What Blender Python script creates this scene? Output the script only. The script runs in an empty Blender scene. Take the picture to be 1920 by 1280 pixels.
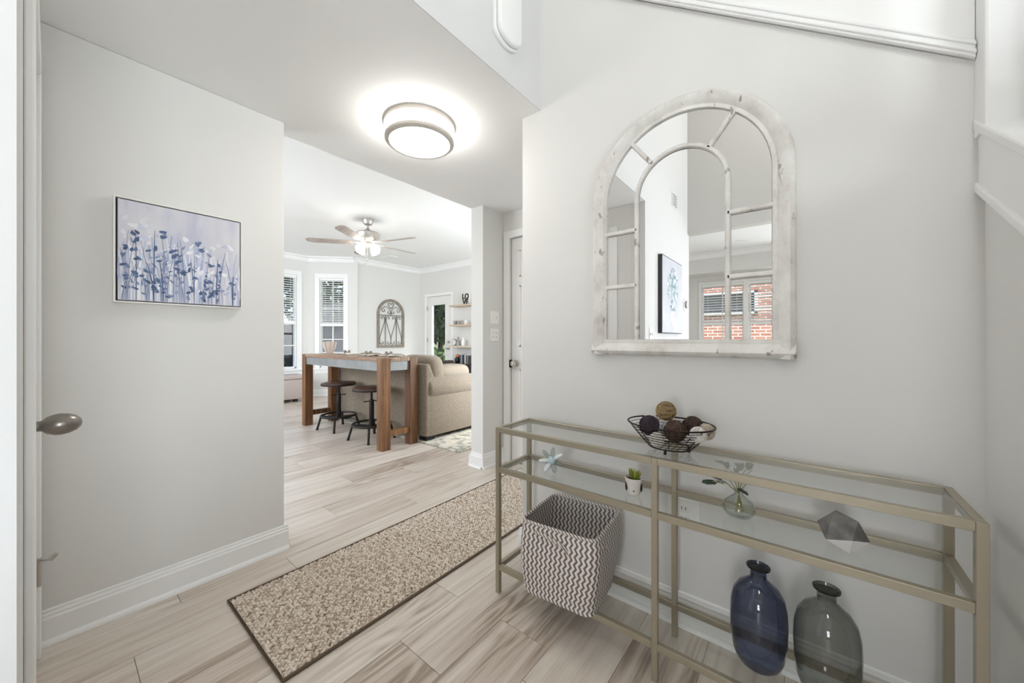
import bpy, bmesh, math, random
from mathutils import Vector, Matrix
random.seed(7)
S = bpy.context.scene
COL = S.collection
PI = math.pi

# ------------------------------------------------------------------ camera
cd = bpy.data.cameras.new('camera'); cam = bpy.data.objects.new('camera', cd); COL.objects.link(cam)
cam.location = (0, 0, 1.115); cam.rotation_euler = (PI/2, 0, math.radians(38.57))
cd.sensor_width = 36; cd.lens = 690/1920*36; cd.shift_y = -4/1920; cd.clip_start = .02; cd.clip_end = 200
S.camera = cam
# ------------------------------------------------------------------ view
S.view_settings.view_transform = 'Standard'; S.view_settings.look = 'None'
S.view_settings.gamma = 1; S.view_settings.use_curve_mapping = False
S.view_settings.exposure = 0.32
cy = S.cycles
cy.use_light_tree = False; cy.use_denoising = True; cy.use_adaptive_sampling = True; cy.adaptive_threshold = .03
try: cy.denoiser = 'OPENIMAGEDENOISE'
except Exception: pass
cy.max_bounces = 9; cy.diffuse_bounces = 6; cy.glossy_bounces = 5; cy.transmission_bounces = 6; cy.transparent_max_bounces = 24
cy.sample_clamp_indirect = 6; cy.caustics_reflective = False; cy.caustics_refractive = False
# ------------------------------------------------------------------ sky, sun
W = bpy.data.worlds.new('world'); S.world = W; W.use_nodes = True
wn = W.node_tree; bg = wn.nodes['Background']
sky = wn.nodes.new('ShaderNodeTexSky'); sky.sky_type = 'NISHITA'; sky.sun_disc = False
sky.sun_elevation = math.radians(48); sky.sun_rotation = math.radians(50); sky.air_density = 1.0; sky.dust_density = 2.0
wn.links.new(sky.outputs[0], bg.inputs[0]); bg.inputs[1].default_value = 0.40
def lamp(name, kind, loc, direction, energy, size=None, size_y=None, color=(1, 1, 1)):
    l = bpy.data.lights.new(name, kind); o = bpy.data.objects.new(name, l); COL.objects.link(o)
    o.location = loc; o.rotation_euler = Vector(direction).to_track_quat('-Z', 'Y').to_euler()
    l.energy = energy; l.color = color
    if kind == 'AREA':
        l.shape = 'RECTANGLE'; l.size = size; l.size_y = size_y
    return o
sun = lamp('sun', 'SUN', (20, 15, 30), (-.5, -.45, -1.6), 4.5, color=(1, .96, .9)); sun.data.angle = .02
FILL_COL = (.91, .94, 1)
lamp('entry_fill', 'AREA', (2.83, -.55, 1.12), (-1, 0, 0), 104, 1.5, 1.5, FILL_COL)  # added fill light from behind the camera, no such window known
lamp('dining_fill', 'AREA', (.43, -4.17, 1.35), (0, 1, 0), 56, .78, 1.4, FILL_COL)  # added fill light aimed at the mirror wall, outside the mirror view
lamp('living_fill', 'AREA', (-5.0, -.77, 1.5), (0, 1, 0), 108, 3.5, 1.6, FILL_COL)  # added fill light for the living room, out of sight
lamp('pier_fill', 'AREA', (-2.15, 4.1, 1.25), (-1, 0, 0), 78, 1.8, 1.3, FILL_COL)  # added fill light brightening the far living room wall

# ------------------------------------------------------------------ helpers
WLOC = {}
def lin(c):
    out = []
    for v in c[:3]:
        v /= 255.0
        out.append(v/12.92 if v <= .04045 else ((v+.055)/1.055)**2.4)
    return (*out, 1)
class MB:
    def __init__(s): s.v = []; s.f = []; s.c = []; s.uv = {}
    def add(s, vs, fs, col=None):
        o = len(s.v); s.v += [tuple(v) for v in vs]
        for f in fs:
            s.f.append(tuple(i+o for i in f)); s.c.append(col)
        return s
    def box(s, x0, x1, y0, y1, z0, z1, col=None):
        return s.add([(x, y, z) for z in (z0, z1) for y in (y0, y1) for x in (x0, x1)],
                     [(0, 2, 3, 1), (4, 5, 7, 6), (0, 1, 5, 4), (2, 6, 7, 3), (0, 4, 6, 2), (1, 3, 7, 5)], col)
    def fbox(s, fr, u0, u1, n0, n1, z0, z1, col=None):
        o, U, N = fr
        P = lambda u, n, z: (o[0]+U[0]*u+N[0]*n, o[1]+U[1]*u+N[1]*n, z)
        fs = [(0, 2, 3, 1), (4, 5, 7, 6), (0, 1, 5, 4), (2, 6, 7, 3), (0, 4, 6, 2), (1, 3, 7, 5)]
        if U[0]*N[1]-U[1]*N[0] < 0: fs = [f[::-1] for f in fs]
        return s.add([P(u, n, z) for z in (z0, z1) for n in (n0, n1) for u in (u0, u1)], fs, col)
    def prism(s, poly, fn, a, b, col=None):
        """poly: list of (p,q); fn(p,q,t) -> xyz; extruded t from a to b"""
        n = len(poly)
        vs = [fn(p, q, a) for p, q in poly]+[fn(p, q, b) for p, q in poly]
        fs = [tuple(range(n))[::-1], tuple(range(n, 2*n))]+[(i, (i+1) % n, n+(i+1) % n, n+i) for i in range(n)]
        return s.add(vs, fs, col)
    def cyl(s, p0, p1, r0, r1=None, n=12, caps=True, col=None):
        r1 = r0 if r1 is None else r1
        p0 = Vector(p0); p1 = Vector(p1); d = (p1-p0).normalized()
        a = d.orthogonal().normalized(); b = d.cross(a)
        vs = []
        for p, r in ((p0, r0), (p1, r1)):
            vs += [p+a*r*math.cos(2*PI*i/n)+b*r*math.sin(2*PI*i/n) for i in range(n)]
        fs = [(i, (i+1) % n, n+(i+1) % n, n+i) for i in range(n)]
        if caps: fs += [tuple(range(n))[::-1], tuple(range(n, 2*n))]
        return s.add(vs, fs, col)
    def tube(s, pts, r, n=8, closed=False, col=None):
        pts = [Vector(p) for p in pts]; m = len(pts); vs = []; fs = []
        rr = r if isinstance(r, (list, tuple)) else [r]*m
        up = None
        for i, p in enumerate(pts):
            if closed: t = (pts[(i+1) % m]-pts[i-1])
            else: t = pts[min(i+1, m-1)]-pts[max(i-1, 0)]
            t = t.normalized() if t.length > 1e-9 else Vector((0, 0, 1))
            a = t.orthogonal().normalized() if up is None else (up-t*up.dot(t)).normalized()
            up = a; b = t.cross(a)
            vs += [p+(a*math.cos(2*PI*k/n)+b*math.sin(2*PI*k/n))*rr[i] for k in range(n)]
        for i in range(m if closed else m-1):
            j = (i+1) % m
            fs += [(i*n+k, i*n+(k+1) % n, j*n+(k+1) % n, j*n+k) for k in range(n)]
        if not closed: fs += [tuple(range(n))[::-1], tuple((m-1)*n+k for k in range(n))]
        return s.add(vs, fs, col)
    def lathe(s, prof, c=(0, 0, 0), n=32, sx=1, sy=1, col=None):
        vs = []; fs = []
        for r, z in prof:
            vs += [(c[0]+sx*r*math.cos(2*PI*i/n), c[1]+sy*r*math.sin(2*PI*i/n), c[2]+z) for i in range(n)]
        for j in range(len(prof)-1):
            fs += [(j*n+i, j*n+(i+1) % n, (j+1)*n+(i+1) % n, (j+1)*n+i) for i in range(n)]
        if prof[0][0] > 1e-5: fs.append(tuple(range(n))[::-1])
        if prof[-1][0] > 1e-5: fs.append(tuple((len(prof)-1)*n+i for i in range(n)))
        return s.add(vs, fs, col)
    def ball(s, c, r, n=16, m=10, sc=(1, 1, 1), rot=None, col=None):
        vs = []; fs = []
        for j in range(m+1):
            th = PI*j/m
            for i in range(n):
                p = Vector((sc[0]*r*math.sin(th)*math.cos(2*PI*i/n), sc[1]*r*math.sin(th)*math.sin(2*PI*i/n), sc[2]*r*math.cos(th)))
                if rot is not None: p = rot @ p
                vs.append(p+Vector(c))
        for j in range(m):
            fs += [(j*n+i, (j+1)*n+i, (j+1)*n+(i+1) % n, j*n+(i+1) % n) for i in range(n)]
        return s.add(vs, fs, col)
    def xform(s, M):
        s.v = [tuple(M @ Vector(v)) for v in s.v]; return s
    def build(s, name, mat, parent=None, smooth=False, bevel=0, at=None, merge=False, seg=2):
        me = bpy.data.meshes.new(name)
        pl = WLOC.get(parent.name, Vector()) if parent else Vector()
        loc = Vector(at) if at is not None else (Vector() if parent is None else pl)
        me.from_pydata([tuple(Vector(v)-loc) for v in s.v], [], s.f)
        if any(c is not None for c in s.c):
            at_ = me.color_attributes.new('Col', 'FLOAT_COLOR', 'CORNER')
            for p in me.polygons:
                cc = s.c[p.index] or (1, 1, 1, 1)
                for li in p.loop_indices: at_.data[li].color = cc
        bm = bmesh.new(); bm.from_mesh(me)
        bmesh.ops.remove_doubles(bm, verts=bm.verts, dist=1e-5)
        bmesh.ops.recalc_face_normals(bm, faces=bm.faces)
        if bevel:
            es = [e for e in bm.edges if len(e.link_faces) == 2 and e.calc_face_angle(0) > .5]
            bmesh.ops.bevel(bm, geom=es, offset=bevel, segments=seg, profile=.5, affect='EDGES', clamp_overlap=True)
        bm.to_mesh(me); bm.free()
        if smooth:
            me.polygons.foreach_set('use_smooth', [True]*len(me.polygons))
            try: me.set_sharp_from_angle(angle=math.radians(38))
            except Exception: pass
        me.materials.append(mat)
        o = bpy.data.objects.new(name, me); COL.objects.link(o)
        o.location = loc-pl if parent else loc
        if parent: o.parent = parent
        WLOC[o.name] = loc
        return o
def tag(o, label, cat=None, group=None, kind=None):
    if label: o['label'] = label
    if cat: o['category'] = cat
    if group: o['group'] = group
    if kind: o['kind'] = kind
    return o
def thing(name, loc, label, cat=None, group=None, kind=None):
    o = bpy.data.objects.new(name, None); COL.objects.link(o); o.location = loc; o.empty_display_size = .05
    WLOC[o.name] = Vector(loc)
    return tag(o, label, cat, group, kind)
def copy_tree(o, loc, label=None, parent=None):
    c = o.copy(); COL.objects.link(c)
    if parent is None: c.location = loc
    else: c.parent = parent
    if label: c['label'] = label
    for ch in list(o.children): copy_tree(ch, None, None, c)
    return c

# ------------------------------------------------------------------ materials
def new_mat(name):
    m = bpy.data.materials.new(name); m.use_nodes = True
    return m, m.node_tree.nodes, m.node_tree.links, m.node_tree.nodes['Principled BSDF']
def M(name, col, rough=.5, metal=0, spec=.5, bump=0, bscale=200, var=0, vscale=6, stretch=(1, 1, 1), emit=0, sheen=0, coat=0):
    m, N, L, b = new_mat(name)
    c = lin(col)
    b.inputs['Base Color'].default_value = c; b.inputs['Roughness'].default_value = rough
    b.inputs['Metallic'].default_value = metal; b.inputs['Specular IOR Level'].default_value = spec
    b.inputs['Coat Weight'].default_value = coat; b.inputs['Sheen Weight'].default_value = sheen
    if emit:
        b.inputs['Emission Color'].default_value = c; b.inputs['Emission Strength'].default_value = emit
    if bump or var:
        tc = N.new('ShaderNodeTexCoord'); mp = N.new('ShaderNodeMapping'); L.new(tc.outputs['Object'], mp.inputs[0])
        mp.inputs['Scale'].default_value = stretch
    if bump:
        nz = N.new('ShaderNodeTexNoise'); nz.inputs['Scale'].default_value = bscale; nz.inputs['Detail'].default_value = 3
        L.new(mp.outputs[0], nz.inputs['Vector'])
        bp = N.new('ShaderNodeBump'); bp.inputs['Strength'].default_value = bump; bp.inputs['Distance'].default_value = .002
        L.new(nz.outputs[0], bp.inputs['Height']); L.new(bp.outputs[0], b.inputs['Normal'])
    if var:
        n2 = N.new('ShaderNodeTexNoise'); n2.inputs['Scale'].default_value = vscale; n2.inputs['Detail'].default_value = 6
        L.new(mp.outputs[0], n2.inputs['Vector'])
        rp = N.new('ShaderNodeValToRGB'); rp.color_ramp.elements[0].position = .3; rp.color_ramp.elements[1].position = .7
        rp.color_ramp.elements[0].color = tuple(x*(1-var) for x in c[:3])+(1,)
        rp.color_ramp.elements[1].color = tuple(min(1, x*(1+var*.6)) for x in c[:3])+(1,)
        L.new(n2.outputs[0], rp.inputs[0]); L.new(rp.outputs[0], b.inputs['Base Color'])
    return m
def ramp(N, stops):
    r = N.new('ShaderNodeValToRGB'); e = r.color_ramp.elements
    while len(e) < len(stops): e.new(.5)
    for i, (p, c) in enumerate(stops): e[i].position = p; e[i].color = lin(c)
    return r
def math_n(N, L, op, a, b=None, c=None):
    n = N.new('ShaderNodeMath'); n.operation = op
    for i, x in enumerate((a, b, c)):
        if x is None: continue
        if hasattr(x, 'links') or hasattr(x, 'is_linked'): L.new(x, n.inputs[i])
        else: n.inputs[i].default_value = x
    return n.outputs[0]
def wood(name, stops, axis=1, gscale=1.0, rough=.45, rand=False, cathedral=.5, bump=.15, spec=.5):
    """grain along local axis; stops dark->light"""
    m, N, L, b = new_mat(name)
    tc = N.new('ShaderNodeTexCoord'); vec = tc.outputs['Object']
    oi = N.new('ShaderNodeObjectInfo')
    if rand:
        ad = N.new('ShaderNodeVectorMath'); ad.operation = 'ADD'
        cm = N.new('ShaderNodeCombineXYZ'); r50 = math_n(N, L, 'MULTIPLY', oi.outputs['Random'], 57.0)
        for i in range(3): L.new(r50, cm.inputs[i])
        L.new(vec, ad.inputs[0]); L.new(cm.outputs[0], ad.inputs[1]); vec = ad.outputs[0]
    def mapped(sc):
        mp = N.new('ShaderNodeMapping'); L.new(vec, mp.inputs[0]); mp.inputs['Scale'].default_value = sc; return mp.outputs[0]
    ax = lambda a, l: tuple(l if i == axis else a for i in range(3))
    n1 = N.new('ShaderNodeTexNoise'); n1.inputs['Scale'].default_value = gscale; n1.inputs['Detail'].default_value = 4; n1.inputs['Roughness'].default_value = .7
    L.new(mapped(ax(30, 1.2)), n1.inputs['Vector'])
    n2 = N.new('ShaderNodeTexNoise'); n2.inputs['Scale'].default_value = gscale; n2.inputs['Detail'].default_value = 2
    L.new(mapped(ax(6.5, .85)), n2.inputs['Vector'])
    band = math_n(N, L, 'SINE', math_n(N, L, 'MULTIPLY', n2.outputs[0], 85.0))
    band = math_n(N, L, 'MULTIPLY_ADD', band, .5, .5)
    n3 = N.new('ShaderNodeTexNoise'); n3.inputs['Scale'].default_value = gscale; n3.inputs['Detail'].default_value = 1
    L.new(mapped(ax(3.2, .7)), n3.inputs['Vector'])
    mask = N.new('ShaderNodeMapRange'); mask.inputs['From Min'].default_value = .48; mask.inputs['From Max'].default_value = .66
    L.new(n3.outputs[0], mask.inputs[0])
    bm_ = math_n(N, L, 'MULTIPLY', math_n(N, L, 'MULTIPLY', band, mask.outputs[0]), -.22*cathedral)
    val = math_n(N, L, 'ADD', n1.outputs[0], bm_)
    if rand:
        val = math_n(N, L, 'ADD', val, math_n(N, L, 'MULTIPLY_ADD', oi.outputs['Random'], .22, -.11))
    rp = ramp(N, stops); L.new(val, rp.inputs[0]); L.new(rp.outputs[0], b.inputs['Base Color'])
    b.inputs['Roughness'].default_value = rough; b.inputs['Specular IOR Level'].default_value = spec
    bp = N.new('ShaderNodeBump'); bp.inputs['Strength'].default_value = bump; bp.inputs['Distance'].default_value = .001
    L.new(val, bp.inputs['Height']); L.new(bp.outputs[0], b.inputs['Normal'])
    return m
def thin_glass(name, tint=(245, 250, 248), edge=None, refl=1.0, rough=0.0, ior=1.45, tedge=2.0):
    m, N, L, b = new_mat(name); N.remove(b); out = N['Material Output']
    tr = N.new('ShaderNodeBsdfTransparent'); gl = N.new('ShaderNodeBsdfGlossy'); gl.inputs['Roughness'].default_value = rough
    mix = N.new('ShaderNodeMixShader'); fr = N.new('ShaderNodeFresnel'); fr.inputs['IOR'].default_value = ior
    tr.inputs[0].default_value = lin(tint); N.remove(fr)
    fw_ = N.new('ShaderNodeLayerWeight'); fw_.inputs['Blend'].default_value = .5
    f0 = ((ior-1)/(ior+1))**2
    fres = math_n(N, L, 'MULTIPLY_ADD', math_n(N, L, 'POWER', fw_.outputs['Facing'], 5.0), 1-f0, f0)
    if edge is not None:
        lw = N.new('ShaderNodeLayerWeight'); lw.inputs['Blend'].default_value = .5
        mc = N.new('ShaderNodeMix'); mc.data_type = 'RGBA'; mc.inputs['A'].default_value = lin(tint); mc.inputs['B'].default_value = lin(edge)
        L.new(math_n(N, L, 'POWER', lw.outputs['Facing'], tedge), mc.inputs['Factor']); L.new(mc.outputs['Result'], tr.inputs[0])
    L.new(math_n(N, L, 'MINIMUM', math_n(N, L, 'MULTIPLY', fres, refl), 1.0), mix.inputs[0]); L.new(tr.outputs[0], mix.inputs[1]); L.new(gl.outputs[0], mix.inputs[2])
    L.new(mix.outputs[0], out.inputs['Surface'])
    return m
def col_attr_mat(name, rough=.7, bump=0):
    m, N, L, b = new_mat(name)
    a = N.new('ShaderNodeVertexColor'); a.layer_name = 'Col'
    L.new(a.outputs[0], b.inputs['Base Color']); b.inputs['Roughness'].default_value = rough
    return m

WALL = M('wall_paint', (220, 219, 216), .75, spec=.25, bump=.06, bscale=350)
CEIL = M('ceiling_paint', (238, 238, 237), .85, spec=.2, bump=.05, bscale=300)
WHITE = M('white_trim_paint', (236, 236, 235), .4, spec=.4)
DIMWALL = M('dimmed_wall_paint', (215, 215, 215), .7, spec=.25)  # same wall paint again, toned down to offset the strong light there
DOORW = M('door_white_paint', (232, 231, 229), .45, spec=.4)
PLANK = wood('pale_oak_plank', [(.2, (150, 134, 119)), (.37, (190, 177, 164)), (.54, (208, 198, 187)), (.78, (221, 213, 203))], 1, 1, .34, True, .95)
JOINT = M('dark_floor_underlay', (92, 80, 70), .8)  # dark base that shows in the plank joints
NICKEL = M('brushed_nickel', (190, 185, 178), .34, .6)
RINGN = M('satin_nickel_ring', (208, 201, 193), .4, .25)
PEWTER = M('satin_pewter', (140, 134, 128), .3, .85)
BRASS = M('champagne_metal', (164, 156, 138), .36, .55, bump=.03, bscale=400)
IRON = M('dark_iron', (46, 43, 42), .45, .6)
BLACK = M('black_plastic', (24, 23, 24), .5)
PLATE = M('switch_plate_white', (238, 237, 234), .35)
GLASS = thin_glass('clear_pane', (250, 252, 252), refl=.6)
SHELFG = thin_glass('shelf_glass', (253, 254, 253), refl=1.0, ior=1.5)

# ------------------------------------------------------------------ key dimensions
H = 2.275; HL = 2.743; HT = 5.0
XL = -2.18; XL2 = -2.32; YM = 1.55; XV = -1.05; XR = .374; YN = 2.61; XM = -1.165
XF = -7.05; YD = 5.4; BY0 = 3.79; BS = .615
YA = -.036     # alcove wall face

# ------------------------------------------------------------------ floor with planks
fb = MB().box(-8.6, 2.7, -4.3, 5.6, -.12, -.003)
floor = tag(fb.build('floor', JOINT), 'pale greige oak plank floor running through hall and living room', 'floor', kind='structure')
PW, PLN, GAP = .224, 1.22, .0012
pmesh = {}
def plank(x0, x1, y0, y1):
    w = round(x1-x0, 3); l = round(y1-y0, 3); k = (w, l)
    if k not in pmesh:
        o = MB().box(0, w-GAP, 0, l-GAP, -.010, 0).build('plank', PLANK, floor, bevel=.0012, seg=1)
        pmesh[k] = o.data
    else:
        o = bpy.data.objects.new('plank', pmesh[k]); COL.objects.link(o); o.parent = floor
    o.location = (x0, y0, 0)
i0 = -27
for i in range(i0, 11):
    x0 = -1.845+PW*i; x1 = x0+PW
    if i == -27: x0 = -8.3
    jo = {0: .183, 3: .808, 1: .51, 2: -.12, 4: 1.12, -1: .75}.get(i, (i*.437) % PLN)
    ymin, ymax = (-.8, 2.62) if x0 > XL-.25 else (.2, 5.42)
    if x0 < -3.6: ymin = 1.0
    if x0 > -1.2: ymax = 1.56
    y = jo-PLN*math.ceil((jo-ymin)/PLN)
    while y < ymax:
        a, b_ = max(y, ymin), min(y+PLN, ymax)
        if b_-a > .05: plank(x0, x1, a, b_)
        y += PLN
FAR = MB().box(-2.3, 2.65, -4.2, -.8, -.003, 0).box(.619, 2.65, -.8, 1.5, -.003, 0).build('distant_boards', PLANK, floor)

# ------------------------------------------------------------------ room shell
def struct(name, mb, mat, label, cat='wall', parent=None, **k):
    o = mb.build(name, mat, parent, **k); return tag(o, label, cat, kind='structure')
struct('wall_left', MB().box(XL2, XL, -.16, .78, 0, H), WALL, 'greige wall on the left carrying the blue flower canvas', bevel=.006)
struct('wall_pier', MB().box(XL2, XL, 2.33, 3.15, 0, H).box(XL2, XL, 5.05, YD, 0, H).box(XL2, XL, 3.15, 5.05, 0, .55).box(XL2, XL, 3.15, 5.05, 1.95, H), WALL, 'narrow wall end between living room opening and white passage door')
# passage end wall with door opening
DX0, DX1, DH = -2.105, -1.34, 2.035
struct('wall_passage', MB().box(XL, DX0, YN, YN+.12, 0, H).box(DX1, XM, YN, YN+.12, 0, H).box(DX0, DX1, YN, YN+.12, DH, H), WALL, 'short wall around the white passage door')
struct('wall_right', MB().box(XM, XR+.02, YM, YN+.1, 0, H).box(XV, 2.7, YM, YM+.12, H, HT), WALL, 'large greige wall with the arched mirror and console')
struct('ceiling', MB().box(XL2, XV-.004, -.2, YN+.1, H, H+.14).box(XL2, XL2+.1, -.7, YD, H+.14, HL), CEIL, 'low white hall ceiling with round flush light', 'ceiling')
struct('wall_upper', MB().box(XV-.004, XV, YA, YM, H, HT).box(XV-.12, XV-.004, YA, YM, H+.14, HT), DIMWALL, 'upper wall over the edge of the low ceiling')
struct('wall_tall', MB().prism([(YA, 0), (YA, HT), (-1.45, HT), (-1.45, 2.31), (-1.515, 2.31), (-1.515, 0)], lambda p, q, t: (t, p, q), XV-.12, XV), DIMWALL, 'tall wall at left frame edge')
# alcove wall with closed door
AX0, AX1 = -2.085, -1.36
struct('wall_alcove', MB().box(AX1, XV-.1201, YA-.12, YA, 0, H).box(XL-.02, AX0, YA-.12, YA, 0, H).box(AX0, AX1, YA-.12, YA, DH, H), WALL, 'alcove wall holding the closed door at left edge')
# stair side wall (sloped top)
sl = (1.532-1.382)/(1.565-1.328)
zs = lambda y: 1.382+sl*(y-1.328)
ystart = 1.328-1.382/sl
struct('wall_stair', MB().prism([(ystart, 0), (YM, 0), (YM, zs(YM)+.1), (ystart+.02, .1)], lambda p, q, t: (t, p, q), XR, XR+.1), WALL, 'wall under the stairs at the right edge of frame')
# outer shell, unseen sides
struct('wall_front', MB().box(2.65, 2.8, -4.2, -1.35, 0, HT).box(2.65, 2.8, .25, 2.8, 0, HT).box(2.65, 2.8, -1.35, .25, 0, .35).box(2.65, 2.8, -1.35, .25, 1.9, HT), WALL, 'entry wall opposite the hall, out of view')
struct('wall_header', MB().box(XV-.12, 2.65, -1.57, -1.45, 2.31, HT), M('header_paint', (196, 194, 190), .8, spec=.2), 'grey wall above dining opening, seen in the mirror')
struct('ceiling_upper', MB().box(XV-.2, 2.8, -1.6, 2.8, HT, HT+.1), CEIL, 'high ceiling over the stair hall', 'ceiling')
# dining room (mirror view)
DY = -4.0
dwx = [(-1.42, -.79), (-.72, -.09)]
DW0, DW1, DZ0, DZ1 = -1.42, -.09, .55, 2.06
struct('wall_dining', MB().box(-2.35, DW0, DY-.14, DY, 0, 2.7).box(DW1, .02, DY-.14, DY, 0, 2.7).box(.84, 1.7, DY-.14, DY, 0, 2.7).box(.02, .84, DY-.14, DY, 0, DZ0).box(.02, .84, DY-.14, DY, DZ1, 2.7).box(DW0, DW1, DY-.14, DY, 0, DZ0).box(DW0, DW1, DY-.14, DY, DZ1, 2.7)
       .box(-2.35, -2.2, DY, -1.45, 0, 2.7).box(1.6, 1.7, DY, -1.45, 0, 2.7).box(-2.2, XV-.1, -1.57, -1.45, 0, 2.7).box(-2.35, -2.2, -1.57, -.1, 0, 2.7), WALL, 'grey dining room wall with blinds, seen in the mirror')
struct('ceiling_dining', MB().box(-2.35, 1.7, DY, -1.5, 2.52, 2.62), CEIL, 'white tray ceiling of the dining room in the mirror', 'ceiling')
struct('ceiling_soffit', MB().box(-2.2, 1.6, DY, -3.62, 2.2, 2.52).box(-2.2, -1.75, -3.62, -1.57, 2.2, 2.52), WALL, 'soffit around the dining tray ceiling in the mirror', 'ceiling')
def crown(name, segs, size, z, label, mat=WHITE):
    mb = MB()
    prof = [(0, 0), (0, -size), (.018, -size), (.03, -size*.78), (size*.45, -size*.35), (size*.8, -.022), (size*.82, 0)]
    for (p0, p1, n) in segs:
        p0 = Vector((*p0, 0)); p1 = Vector((*p1, 0)); nn = Vector((*n, 0)); d = p1-p0
        mb.prism(prof, lambda p, q, t: tuple(p0+d*t+nn*p+Vector((0, 0, z+q))), 0, 1)
    return struct(name, mb, mat, label, 'trim')
crown('trim_1', [((-1.75, -3.62), (1.6, -3.62), (0, 1)), ((-1.75, -3.62), (-1.75, -1.57), (1, 0))], .09, 2.52, 'white crown around the dining tray ceiling in mirror')
# living room
b0 = (XF, BY0); b1 = (XF-BS, BY0-BS); yb2 = .9; b2 = (XF-BS, yb2); b3 = (XF, yb2-BS)
r2 = math.sqrt(.5)
FR1 = ((b0[0], b0[1]), (-r2, -r2), (-r2, r2))           # angled bay facet, n outward
FR2 = ((XF-BS, BY0-BS), (0, -1), (-1, 0))               # bay centre
W1 = (.205, .665, .56, 2.33)                            # u0,u1,z0,z1 glass opening
W2 = (.215, 1.25, .56, 2.35)
L1 = BS*math.sqrt(2); L2 = BY0-BS-yb2
FR4 = (b3, (-r2, r2), (-r2, -r2))
mb = MB()
for fr, Ln, w in ((FR1, L1, W1), (FR2, L2, W2)):
    mb.fbox(fr, -.06 if fr is FR1 else 0, w[0], 0, .14, 0, HL); mb.fbox(fr, w[1], Ln, 0, .14, 0, HL)
    mb.fbox(fr, w[0], w[1], 0, .14, 0, w[2]); mb.fbox(fr, w[0], w[1], 0, .14, w[3], HL)
mb.fbox(FR4, 0, L1, 0, .14, 0, HL)
mb.box(XF-.14, XF, -.8, b3[1]+.06, 0, HL)
struct('wall_bay', mb, WALL, 'angled bay wall around the living room windows')
struct('wall_far', MB().box(XF-.14, XF, BY0, YD+.14, 0, HL), WALL, 'far living room wall behind the arched metal decor')
PD0, PD1, PDH = -6.815, -5.985, 2.085                     # patio door
struct('wall_patio', MB().box(XF, PD0, YD, YD+.14, 0, HL).box(PD1, XL, YD, YD+.14, 0, HL).box(PD0, PD1, YD, YD+.14, PDH, HL), WALL, 'living room wall with patio door and floating shelves')
LW = (-6.8, -3.2, .65, 2.35)
struct('wall_living', MB().box(XF, LW[0], -.74, -.6, 0, HL).box(LW[1], XL, -.74, -.6, 0, HL).box(LW[0], LW[1], -.74, -.6, 0, LW[2]).box(LW[0], LW[1], -.74, -.6, LW[3], HL).box(XL2-.001, XL2, -.6, -.16, 0, HL), WALL, 'living room wall hidden behind the left wall')
struct('ceiling_living', MB().box(-8.2, XL2+.05, -.8, YD+.14, HL, HL+.12), M('living_ceiling_paint', (240, 240, 239), .85, spec=.2), 'bright white living room ceiling with fan', 'ceiling')
crown('trim_2', [((XF, BY0-.02), (XF, YD), (1, 0)), ((XF, YD), (XL2, YD), (0, -1)), (b0, b1, (r2, -r2)), (b1, b2, (1, 0))], .105, HL, 'white crown moulding round the living room ceiling')
# baseboards
BP = [(0, 0), (.016, 0), (.016, .092), (.0115, .098), (.0115, .107), (.0065, .111), (.0065, .121), (0, .124)]
SP = [(.016, 0), (.032, 0), (.031, .007), (.027, .014), (.016, .018)]
def baseboard(name, segs, label):
    mb = MB(); sh = MB()
    for p0, p1, n in segs:
        p0 = Vector((*p0, 0)); p1 = Vector((*p1, 0)); nn = Vector((*n, 0)); d = p1-p0
        f = lambda p, q, t: tuple(p0+d*t+nn*p+Vector((0, 0, q)))
        mb.prism(BP, f, 0, 1); sh.prism(SP, f, 0, 1)
    o = struct(name, mb, WHITE, label, 'trim')
    sh.build('shoe_moulding', WHITE, o)
baseboard('baseboard_left', [((XL, YA), (XL, .78+.016), (1, 0)), ((XL2, .78), (XL, .78), (0, 1))], 'white profiled baseboard under the blue flower canvas')
baseboard('baseboard_pier', [((XL, 2.33-.016), (XL, YN), (1, 0)), ((XL2, 2.33), (XL, 2.33), (0, -1)), ((XL2, 2.33-.016), (XL2, YD), (-1, 0))], 'white baseboard wrapping the narrow wall end')
baseboard('baseboard_right', [((XM-.016, YM), (XR, YM), (0, -1)), ((XM, YM+.001), (XM, YN), (-1, 0))], 'white baseboard behind the console table')
baseboard('baseboard_living', [((XF, BY0), (XF, YD), (1, 0)), ((XF, YD), (PD0-.08, YD), (0, -1)), ((PD1+.08, YD), (XL2, YD), (0, -1)), (b0, b1, (r2, -r2)), (b1, b2, (1, 0))], 'white baseboard along far living room walls')
baseboard('baseboard_stair', [((XR, -.4), (XR, YM), (-1, 0))], 'white baseboard at the foot of the stair wall')

# ------------------------------------------------------------------ stairs (right edge and above mirror wall)
st = thing('staircase', (XR, YM, 0), 'white painted staircase rising at the right edge and over the wall', 'staircase', kind='structure')
band = .165
MB().prism([(ystart+.1, zs(ystart+.1)), (YM, zs(YM)), (YM, zs(YM)+band), (ystart+.1, zs(ystart+.1)+band)], lambda p, q, t: (t, p, q), XR-.012, XR+.09).build('stringer', WHITE, st)
MB().prism([(ystart+.1, zs(ystart+.1)-.012), (YM, zs(YM)-.012), (YM, zs(YM)+.014), (ystart+.1, zs(ystart+.1)+.014)], lambda p, q, t: (t, p, q), XR-.02, XR+.02).build('stringer_moulding', WHITE, st, bevel=.004)
MB().prism([(ystart+.1, zs(ystart+.1)+band-.012), (YM, zs(YM)+band-.012), (YM, zs(YM)+band+.02), (ystart+.1, zs(ystart+.1)+band+.02)], lambda p, q, t: (t, p, q), XR-.022, XR+.09).build('stringer_cap', WHITE, st, bevel=.006)
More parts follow.
